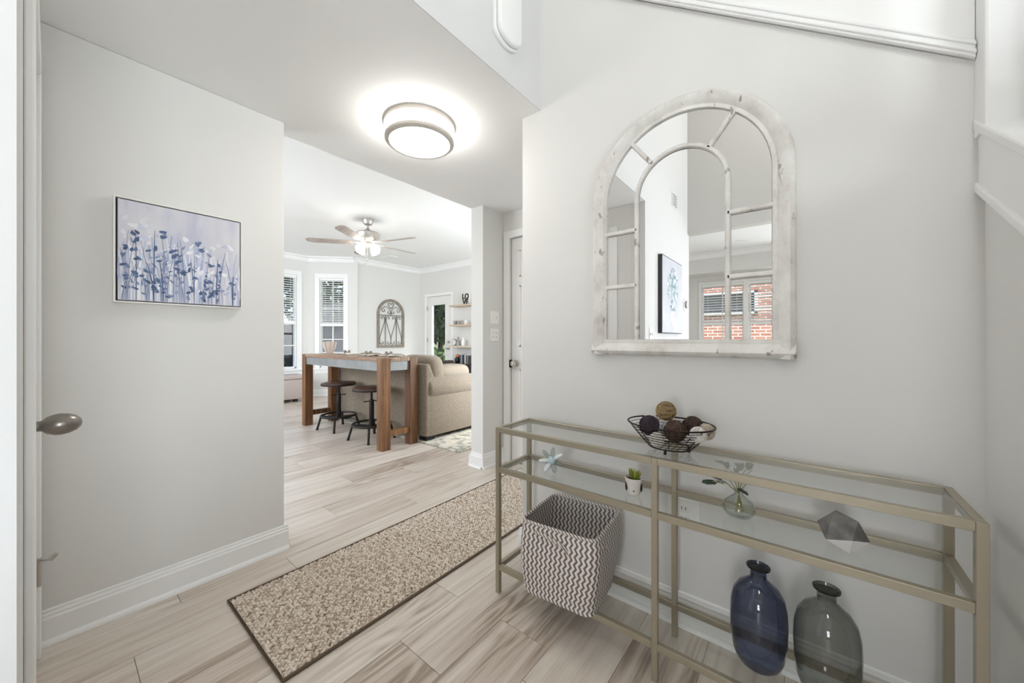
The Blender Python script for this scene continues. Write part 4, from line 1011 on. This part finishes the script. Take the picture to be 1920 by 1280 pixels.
# ------------------------------------------------------------------ stools
SEATW = wood('stool_seat_wood', [(.3, (58, 40, 34)), (.5, (84, 60, 50)), (.7, (112, 84, 70))], 0, 1, .4, False, .5)
def stool(x, y, rot, label):
    t = thing('bar_stool', (x, y, 0), label, 'stool', 'industrial stools under the bar table')
    MB().lathe([(0, .548), (.185, .548), (.198, .556), (.198, .574), (.190, .580), (0, .580)], (x, y, 0), 36).build('seat', SEATW, t, smooth=True)
    MB().lathe([(.196, .546), (.201, .546), (.201, .566), (.196, .566)], (x, y, 0), 36).build('seat_band', IRON, t, smooth=True)
    MB().cyl((x, y, .40), (x, y, .548), .013, n=14).build('screw', IRON, t, smooth=True)
    MB().lathe([(.02, .13), (.027, .14), (.027, .40), (.022, .42), (.022, .445), (.013, .447)], (x, y, 0), 20).build('column', IRON, t, smooth=True)
    a = rot+.4
    MB().cyl((x-.085*math.cos(a), y-.085*math.sin(a), .425), (x+.085*math.cos(a), y+.085*math.sin(a), .425), .006, n=8).build('height_handle', IRON, t, smooth=True)
    MB().tube([(x+.20*math.cos(2*PI*k/36), y+.20*math.sin(2*PI*k/36), .172) for k in range(36)], .0125, 8, True).build('foot_ring', IRON, t, smooth=True)
    for k in range(4):
        a = rot+PI/2*k; ca, sa = math.cos(a), math.sin(a)
        MB().tube([(x+.02*ca, y+.02*sa, .15), (x+.19*ca, y+.19*sa, .162), (x+.205*ca, y+.205*sa, .15), (x+.245*ca, y+.245*sa, .006)], .0135, 8).cyl((x+.245*ca, y+.245*sa, 0), (x+.245*ca, y+.245*sa, .012), .016, n=10).build('leg', IRON, t, smooth=True)
stool(-4.555, 2.242, math.radians(-128), 'round wood and iron stool, left of the two at bar table')
stool(-3.80, 2.242, math.radians(-128), 'round wood and iron stool, right of the two at bar table')
# ------------------------------------------------------------------ sofa
m, N, L, b = new_mat('linen_weave'); tc = N.new('ShaderNodeTexCoord'); n1 = N.new('ShaderNodeTexNoise'); n1.inputs['Scale'].default_value = 160; n1.inputs['Detail'].default_value = 4
mp = N.new('ShaderNodeMapping'); mp.inputs['Scale'].default_value = (1, 1, .5); L.new(tc.outputs['Object'], mp.inputs[0]); L.new(mp.outputs[0], n1.inputs['Vector'])
rp = ramp(N, [(.3, (108, 97, 83)), (.55, (137, 124, 108)), (.75, (155, 144, 129))]); L.new(n1.outputs[0], rp.inputs[0]); L.new(rp.outputs[0], b.inputs['Base Color']); b.inputs['Roughness'].default_value = .95; b.inputs['Sheen Weight'].default_value = .2
bp = N.new('ShaderNodeBump'); bp.inputs['Strength'].default_value = .35; bp.inputs['Distance'].default_value = .002; L.new(n1.outputs[0], bp.inputs['Height']); L.new(bp.outputs[0], b.inputs['Normal'])
SOFA = m
sx0, sx1, sy0, sy1 = -5.17, -3.18, 2.515, 3.46
so = thing('sofa', ((sx0+sx1)/2, (sy0+sy1)/2, 0), 'beige linen sofa with rolled arms, its back to the bar table', 'sofa')
MB().prism([(sy0, .06), (sy0+.17, .06), (sy0+.20, .55), (sy0+.115, .70), (sy0+.055, .845), (sy0-.0, .85)], lambda p, q, t_: (t_, p, q), sx0+.004, sx1-.004).build('back', SOFA, so, bevel=.018, smooth=True, seg=3)
MB().box(sx0+.2, sx1-.2, sy0+.18, sy1-.02, .06, .30).build('seat_base', SOFA, so, bevel=.015, smooth=True)
def arm(xa, sg):
    y0, y1 = sy0+.05, sy1
    MB().box(min(xa, xa-sg*.16), max(xa, xa-sg*.16), y0, y1, .06, .50).build('arm_panel', SOFA, so, bevel=.012, smooth=True)
    c = []
    for k in range(20): a = 2*PI*k/20; c.append((xa-sg*.09+.125*math.cos(a)*sg, .575+.118*math.sin(a)))
    MB().prism(c, lambda p, q, t_: (p, t_, q), y0-.006, y1+.02).build('arm_roll', SOFA, so, bevel=.02, smooth=True, seg=3)
arm(sx1, 1); arm(sx0, -1)
def puff(x0, x1, y0, y1, z0, z1, e=.16):
    mb = MB(); n = 14; vs = []; rows = []
    cx, cy_, cz = (x0+x1)/2, (y0+y1)/2, (z0+z1)/2
    def sg(v, p): return math.copysign(abs(v)**p, v)
    for j in range(n+1):
        ph = -PI/2+PI*j/n
        for i in range(2*n):
            th = 2*PI*i/(2*n)
            vs.append((cx+(x1-x0)/2*sg(math.cos(ph), .45)*sg(math.cos(th), .38), cy_+(y1-y0)/2*sg(math.cos(ph), .45)*sg(math.sin(th), .8), cz+(z1-z0)/2*sg(math.sin(ph), .5)))
    fs = [(j*2*n+i, j*2*n+(i+1) % (2*n), (j+1)*2*n+(i+1) % (2*n), (j+1)*2*n+i) for j in range(n) for i in range(2*n)]
    return mb.add(vs, fs)
cw = (sx1-sx0-.40)/3
for k in range(3):
    a = sx0+.2+cw*k
    puff(a+.005, a+cw-.005, sy0+.33, sy1-.02, .30, .47).build('seat_cushion', SOFA, so, smooth=True)
    puff(a+.005, a+cw+(.13 if k == 2 else 0), sy0+.13, sy0+.36, .44, .935).build('back_cushion', SOFA, so, smooth=True)
for x in (sx0+.05, sx1-.17):
    for y in (sy0+.03, sy1-.14): MB().box(x, x+.13, y, y+.11, 0.011, .06).build('foot', BLACK, so)
p = tag(puff(sx1-.58, sx1-.22, sy0+.37, sy0+.93, .475, .80).xform(Matrix.Identity(4)).build('throw_pillow', M('pillow_linen', (150, 138, 122), .95, bump=.4, bscale=250), smooth=True), 'taupe throw pillow propped behind the near rolled sofa arm', 'pillow')
p2 = tag(puff(sx1-.40, sx1-.02, sy0+.125, sy0+.30, .62, .935).build('throw_pillow', M('pillow_beige', (176, 165, 148), .95, bump=.4, bscale=250), smooth=True), 'beige pillow on top of the sofa back next to bar table', 'pillow') if False else None
# living room rug
m, N, L, b = new_mat('distressed_rug'); tc = N.new('ShaderNodeTexCoord'); n1 = N.new('ShaderNodeTexNoise'); n1.inputs['Scale'].default_value = 9; n1.inputs['Detail'].default_value = 8; n1.inputs['Roughness'].default_value = .75
L.new(tc.outputs['Object'], n1.inputs['Vector']); rp = ramp(N, [(.36, (88, 98, 92)), (.44, (160, 160, 148)), (.52, (206, 200, 186)), (.62, (214, 208, 194)), (.7, (168, 170, 166))]); L.new(n1.outputs[0], rp.inputs[0]); L.new(rp.outputs[0], b.inputs['Base Color']); b.inputs['Roughness'].default_value = .95
tag(MB().box(-5.6, -2.66, 2.49, 4.5, .0005, .0105).build('area_rug', m, bevel=.003), 'distressed cream and grey patterned rug under the sofa', 'rug')
# ------------------------------------------------------------------ ceiling fan
fc = Vector((-4.64, 2.685, 0)); BLW = wood('fan_blade_grey', [(.3, (150, 138, 130)), (.5, (170, 158, 150)), (.7, (186, 176, 168))], 0, 1, .5, False, .3)
fn_ = thing('ceiling_fan', (fc.x, fc.y, HL), 'five-blade ceiling fan with lit glass shades in the living room', 'fan')
MB().lathe([(.0, 0), (.074, 0), (.076, -.008), (.072, -.03), (.055, -.07), (.024, -.085), (.0, -.086)], (fc.x, fc.y, HL), 28).build('canopy', NICKEL, fn_, smooth=True)
MB().cyl((fc.x, fc.y, HL-.08), (fc.x, fc.y, HL-.15), .012, n=12).build('downrod', NICKEL, fn_, smooth=True)
MB().lathe([(.014, -.12), (.034, -.145), (.05, -.165), (.14, -.185), (.158, -.20), (.152, -.255), (.118, -.295), (.07, -.318), (0, -.318)], (fc.x, fc.y, HL), 36).build('motor_housing', NICKEL, fn_, smooth=True)
zbk = HL-.325
for k in range(5):
    a = math.radians(-127+72*k); Mx = Matrix.Translation((fc.x, fc.y, zbk)) @ Matrix.Rotation(a, 4, 'Z')
    pl = [(.20, -.052), (.30, -.064), (.70, -.070), (.755, -.045), (.765, .03), (.72, .062), (.66, .064), (.30, .058), (.20, .046)]
    Bx = Mx @ Matrix.Rotation(math.radians(11), 4, 'X')
    bl = MB().prism(pl, lambda p, q, t_: (p, q, t_), -.003, .003).xform(Bx).build('blade', BLW, fn_)
    MB().box(.08, .21, -.015, .015, .0, .006).box(.19, .28, -.03, .03, .003, .007).xform(Bx).build('blade_bracket', NICKEL, bl)
MB().lathe([(0, -.318), (.062, -.322), (.066, -.342), (.05, -.365), (0, -.375)], (fc.x, fc.y, HL), 28).build('light_fitter', NICKEL, fn_, smooth=True)
SHADE = M('lit_frosted_shade', (255, 249, 241), .4, emit=11)
for k in range(4):
    a = math.radians(15+90*k); d = Vector((math.cos(a)*.66, math.sin(a)*.66, -.75)).normalized(); o0 = fc+Vector((0, 0, HL-.345))+Vector((d.x, d.y, 0))*.10
    q = d.to_track_quat('Z', 'Y').to_matrix().to_4x4(); q.translation = o0
    ar = MB().cyl(o0-d*.02, o0+d*.03, .013, n=10).build('lamp_holder', NICKEL, fn_, smooth=True)
    MB().lathe([(.018, .02), (.028, .028), (.044, .05), (.054, .09), (.060, .120), (.056, .122), (0, .108)], n=24).xform(q).build('shade', SHADE, ar, smooth=True)
for dx, l_ in ((-.02, .42), (.03, .37)):
    c = MB().cyl((fc.x+dx, fc.y-.03, HL-.37), (fc.x+dx, fc.y-.03, HL-.37-l_+.2), .0012, n=6).build('pull_chain', NICKEL, fn_)
    MB().cyl((fc.x+dx, fc.y-.03, HL-.37-l_+.2), (fc.x+dx, fc.y-.03, HL-.37-l_+.16), .005, n=8).build('pull_knob', NICKEL, c)
t = thing('ceiling_vent', (-6.45, 4.19, HL), 'white ceiling vent near the metal arch wall', 'vent')
MB().box(-6.6, -6.3, 4.09, 4.29, HL-.008, HL).build('vent_frame', WHITE, t)
for k in range(6): MB().box(-6.57, -6.33, 4.115+.028*k, 4.128+.028*k, HL-.012, HL-.008).build('louvre', WHITE, t)
# ------------------------------------------------------------------ metal arch wall decor
AR = M('weathered_grey_wood', (142, 132, 120), .8, var=.25, vscale=14)
ay0, ay1, az0, az1 = 4.275, 4.94, .94, 1.985; ax = XF; aw = (ay1-ay0)/2; ac = (ay0+ay1)/2; azs = az1-aw
t = thing('arch_wall_decor', (ax, ac, az0), 'grey wooden arch with scrolled ironwork on the far wall', 'wall decor')
def archpoly(r, zb): return [(ac-r, zb)]+[(ac-r*math.cos(PI*k/24), azs+r*math.sin(PI*k/24)) for k in range(25)]+[(ac+r, zb)]
oo = archpoly(aw, az0); ii = archpoly(aw-.055, az0+.055); n_ = len(oo)
vs = [(ax+d, y, z) for d in (.0, .03) for pl in (oo, ii) for y, z in pl]
fs = []
for i in range(n_):
    j = (i+1) % n_
    fs += [(i, j, n_+j, n_+i), (2*n_+i, 3*n_+i, 3*n_+j, 2*n_+j), (i, 2*n_+i, 2*n_+j, j), (n_+i, n_+j, 3*n_+j, 3*n_+i)]
MB().add(vs, fs).build('frame', AR, t)
IR2 = M('grey_iron', (112, 108, 102), .6, .4)
def sc(pts, name='scroll', r=.0065): return MB().tube([(ax+.016, ac+p, q) for p, q in pts], r, 6).build(name, IR2, t, smooth=True)
sc([(-aw+.05, azs-.02), (aw-.05, azs-.02)], 'crossbar', .009)
for sg in (-1, 1):
    sc([(sg*.135, az0+.05), (sg*.135, azs-.02)], 'bar', .008)
    for s2_ in (-1, 1):
        sc([(sg*.135+s2_*.008, azs-.12), (sg*.135+s2_*.13, az0+.22), (sg*.135+s2_*.135, az0+.12)]+[(sg*.135+s2_*(.075+.06*(1-.12*k)*math.cos(k*PI/5)), az0+.115-.058*(1-.12*k)*math.sin(k*PI/5)) for k in range(0, 8)])
        sc([(sg*.135+s2_*.012, azs-.16), (sg*.135+s2_*.02, azs-.09)]+[(sg*.135+s2_*(.072-.05*(1-.1*k)*math.cos(k*PI/5)), azs-.085+.05*(1-.1*k)*math.sin(k*PI/5)) for k in range(0, 9)])
    sc([(0, azs-.02), (sg*.01, azs+.07), (sg*.07, azs+.15), (sg*.15, azs+.165), (sg*.22, azs+.11)]+[(sg*(.175+.045*math.cos(k*PI/5)*(1-.1*k)), azs+.09-.05*math.sin(k*PI/5)*(1-.1*k)) for k in range(0, 8)])
    sc([(sg*.0, azs+.05)]+[(sg*(.055-.045*math.cos(k*PI/5)*(1-.1*k)), azs+.05-.045*math.sin(k*PI/5)*(1-.1*k)) for k in range(1, 9)])
    sc([(0, azs+.12), (sg*.05, azs+.18), (sg*.07, azs+.225), (sg*.045, azs+.255), (sg*.015, azs+.24), (sg*.02, azs+.21)])
# ------------------------------------------------------------------ shelves and decor
SHW = wood('pale_shelf_wood', [(.3, (176, 156, 134)), (.5, (202, 184, 162)), (.7, (218, 204, 184))], 0, 1, .5, True, .3)
for k, (z, lb) in enumerate([(1.79, 'topmost pale wood floating shelf with black lettering'), (1.385, 'middle pale wood floating shelf beside the patio door'), (.95, 'lowest pale wood floating shelf beside the patio door')]):
    o = MB().box(-5.79, -4.7, YD-.24, YD, z, z+.032).build('floating_shelf', SHW, bevel=.002, at=(-5.3, YD-.1, z)); tag(o, lb, 'shelf', 'floating shelves')
def text_obj(txt, size, loc, name, mat, parent, depth=.012):
    cu = bpy.data.curves.new(name, 'FONT'); cu.body = txt; cu.size = size; cu.extrude = depth; cu.space_line = .78; cu.align_x = 'CENTER'; cu.offset = .004
    to = bpy.data.objects.new('tmp', cu); COL.objects.link(to)
    bpy.context.view_layer.update()
    me = bpy.data.meshes.new_from_object(to.evaluated_get(bpy.context.evaluated_depsgraph_get())); bpy.data.objects.remove(to)
    me.materials.clear(); me.materials.append(mat)
    o = bpy.data.objects.new(name, me); COL.objects.link(o); o.rotation_euler = (PI/2, 0, 0)
    o.parent = parent; o.location = Vector(loc)-WLOC[parent.name]
    return o
t = thing('love_sign', (-5.44, YD-.12, 1.822), 'black and white LOVE block letters on the topmost shelf', 'sign')
MB().box(-5.555, -5.325, YD-.10, YD-.06, 1.822, 2.05).build('backing_block', M('sign_white', (226, 222, 214), .6), t)
for k, w in enumerate(('LO', 'VE')): text_obj(w, .15, (-5.44, YD-.105, 1.945-.115*k), 'letters', BLACK, t, .006)
MUG = M('glazed_white', (222, 220, 216), .4); MUGG = M('glazed_grey', (150, 146, 142), .5)
for k, (x, mt, lb) in enumerate([(-5.73, MUGG, 'small grey cup on middle shelf nearest the patio door'), (-5.625, MUGG, 'second small grey cup on middle shelf'), (-5.42, MUG, 'white cup on middle shelf nearest the wall end')]):
    t = thing('cup', (x, YD-.12, 1.417), lb, 'cup', 'cups on the middle shelf')
    MB().lathe([(0, 0), (.028, 0), (.034, .07), (.034, .085), (.031, .085), (.026, .006), (0, .006)], (x, YD-.12, 1.417), 20).build('body', mt, t, smooth=True)
    MB().tube([(x+.032, YD-.12, 1.487), (x+.052, YD-.12, 1.475), (x+.05, YD-.12, 1.447), (x+.03, YD-.12, 1.437)], .005, 6).build('handle', mt, t, smooth=True)
t = thing('mantel_clock', (-5.72, YD-.12, .982), 'small round clock figure on the lowest shelf', 'clock')
MB().cyl((-5.74, YD-.15, 1.052), (-5.74, YD-.11, 1.052), .068, n=24).build('case', MUGG, t, smooth=True)
MB().cyl((-5.74, YD-.152, 1.052), (-5.74, YD-.15, 1.052), .056, n=24).build('dial', MUG, t)
MB().lathe([(.045, 0), (.04, .06), (.02, .14), (.024, .17), (0, .19)], (-5.64, YD-.12, .982), 14).build('statuette', MUGG, t, smooth=True)
t = thing('white_vase', (-5.5, YD-.12, .982), 'slim white vase on the lowest shelf', 'vase')
MB().lathe([(0, 0), (.03, 0), (.042, .05), (.03, .12), (.014, .16), (.018, .18), (.014, .18), (.01, .16), (0, .15)], (-5.5, YD-.12, .982), 20).build('body', MUG, t, smooth=True)
MB().lathe([(.0145, .163), (.0165, .163), (.0165, .167), (.0145, .167)], (-5.5, YD-.12, .982), 20).build('neck_band', MUGG, t, smooth=True)
tv = thing('media_console', (-5.0, YD-.27, 0), 'black media console below the floating shelves', 'cabinet')
BLK = M('black_lacquer', (34, 30, 30), .4)
MB().box(-5.95, -3.6, YD-.46, YD-.04, .09, .60).build('body', BLK, tv, bevel=.004); MB().box(-5.98, -3.57, YD-.48, YD-.02, .60, .63).build('top', BLK, tv, bevel=.004)
for k in range(4):
    dr = MB().box(-5.93+.585*k, -5.93+.585*k+.565, YD-.475, YD-.46, .12, .57).build('door', BLK, tv, bevel=.003); MB().cyl((-5.45+.585*k, YD-.475, .35), (-5.45+.585*k, YD-.49, .35), .012, n=10).build('knob', NICKEL, dr)
for x in (-5.9, -3.7): MB().box(x, x+.05, YD-.44, YD-.38, 0, .09).build('foot', BLK, tv); MB().box(x, x+.05, YD-.12, YD-.06, 0, .09).build('foot', BLK, tv)
rd = random.Random(9); x = -5.44
BC = [((58, 58, 64), 'charcoal'), ((172, 172, 170), 'light grey'), ((84, 92, 108), 'slate blue'), ((44, 40, 42), 'black'), ((206, 204, 198), 'off-white'), ((96, 90, 84), 'taupe'), ((120, 128, 140), 'grey-blue'), ((70, 62, 60), 'dark brown')]
names = ['first', 'second', 'third', 'fourth', 'fifth', 'sixth', 'seventh', 'eighth']
for k in range(8):
    w = rd.uniform(.026, .042); h = rd.uniform(.15, .20)
    t = thing('book', (x+w/2, YD-.2, .63), f'{BC[k][1]} book, {names[k]} in the row on the black media console', 'book', 'books on the media console')
    MB().box(x, x+.003, YD-.27, YD-.13, .63, .63+h).box(x+w-.003, x+w, YD-.27, YD-.13, .63, .63+h).box(x+.003, x+w-.003, YD-.273, YD-.268, .63, .63+h).build('cover', M('book_cloth', BC[k][0], .7), t)
    MB().box(x+.003, x+w-.003, YD-.268, YD-.135, .633, .627+h).build('pages', MUG, t); x += w+.003
t = thing('copper_vase', (-5.58, YD-.2, .63), 'dark vase with copper orange top beside the books', 'vase')
MB().lathe([(0, 0), (.04, 0), (.058, .04), (.055, .09), (.035, .12), (0, .125)], (-5.58, YD-.2, .63), 20).build('body', BLK, t, smooth=True)
MB().ball((-5.57, YD-.2, .78), .042, 16, 10, (1, 1, .85)).build('copper_top', M('copper', (208, 140, 92), .35, .5), t, smooth=True)
tag(MB().prism([(-5.92, 0), (-5.66, 0), (-5.70, .05), (-5.80, .055)], lambda p, q, t_: (p, t_, .6305+q), YD-.35, YD-.2).build('dark_tray', M('tray_dark', (72, 66, 62), .6), bevel=.006), 'dark folded tray on the media console by patio door', 'tray')
# ------------------------------------------------------------------ bench in the bay
t = thing('storage_bench', (-7.2, 2.42, 0), 'upholstered grey-beige storage bench below the bay window', 'bench')
BF = M('bench_fabric', (190, 178, 172), .95, bump=.3, bscale=250)
MB().box(-7.52, -7.08, 1.55, 2.89, .055, .40).build('box', BF, t, bevel=.012, smooth=True)
MB().box(-7.53, -7.07, 1.54, 2.90, .405, .475).build('lid', BF, t, bevel=.018, smooth=True, seg=3)
for x in (-7.48, -7.17):
    for y in (1.6, 2.70): MB().box(x, x+.06, y, y+.06, 0, .055).build('foot', BLACK, t)
# unseen windows added as frames for the fill area lights
FL_ = ((0, -.6), (1, 0), (0, -1))
window('window_5', FL_, LW, 4, (2, 2), 'wide added window framing a fill light, hidden behind the left wall', blind=False)
window('window_6', FD, (.02, .84, DZ0, DZ1), 2, (2, 2), 'added dining window framing a fill light outside the mirror view', blind=False, cas=.05)
window('window_7', ((2.65, 0), (0, 1), (1, 0)), (-1.35, .25, .35, 1.9), 2, (2, 2), 'added window framing a fill light behind the camera', blind=False)
window('window_8', ((XL2, 0), (0, 1), (1, 0)), (3.15, 5.05, .55, 1.95), 2, (2, 2), 'added window framing a fill light, hidden by the narrow wall end', blind=False)
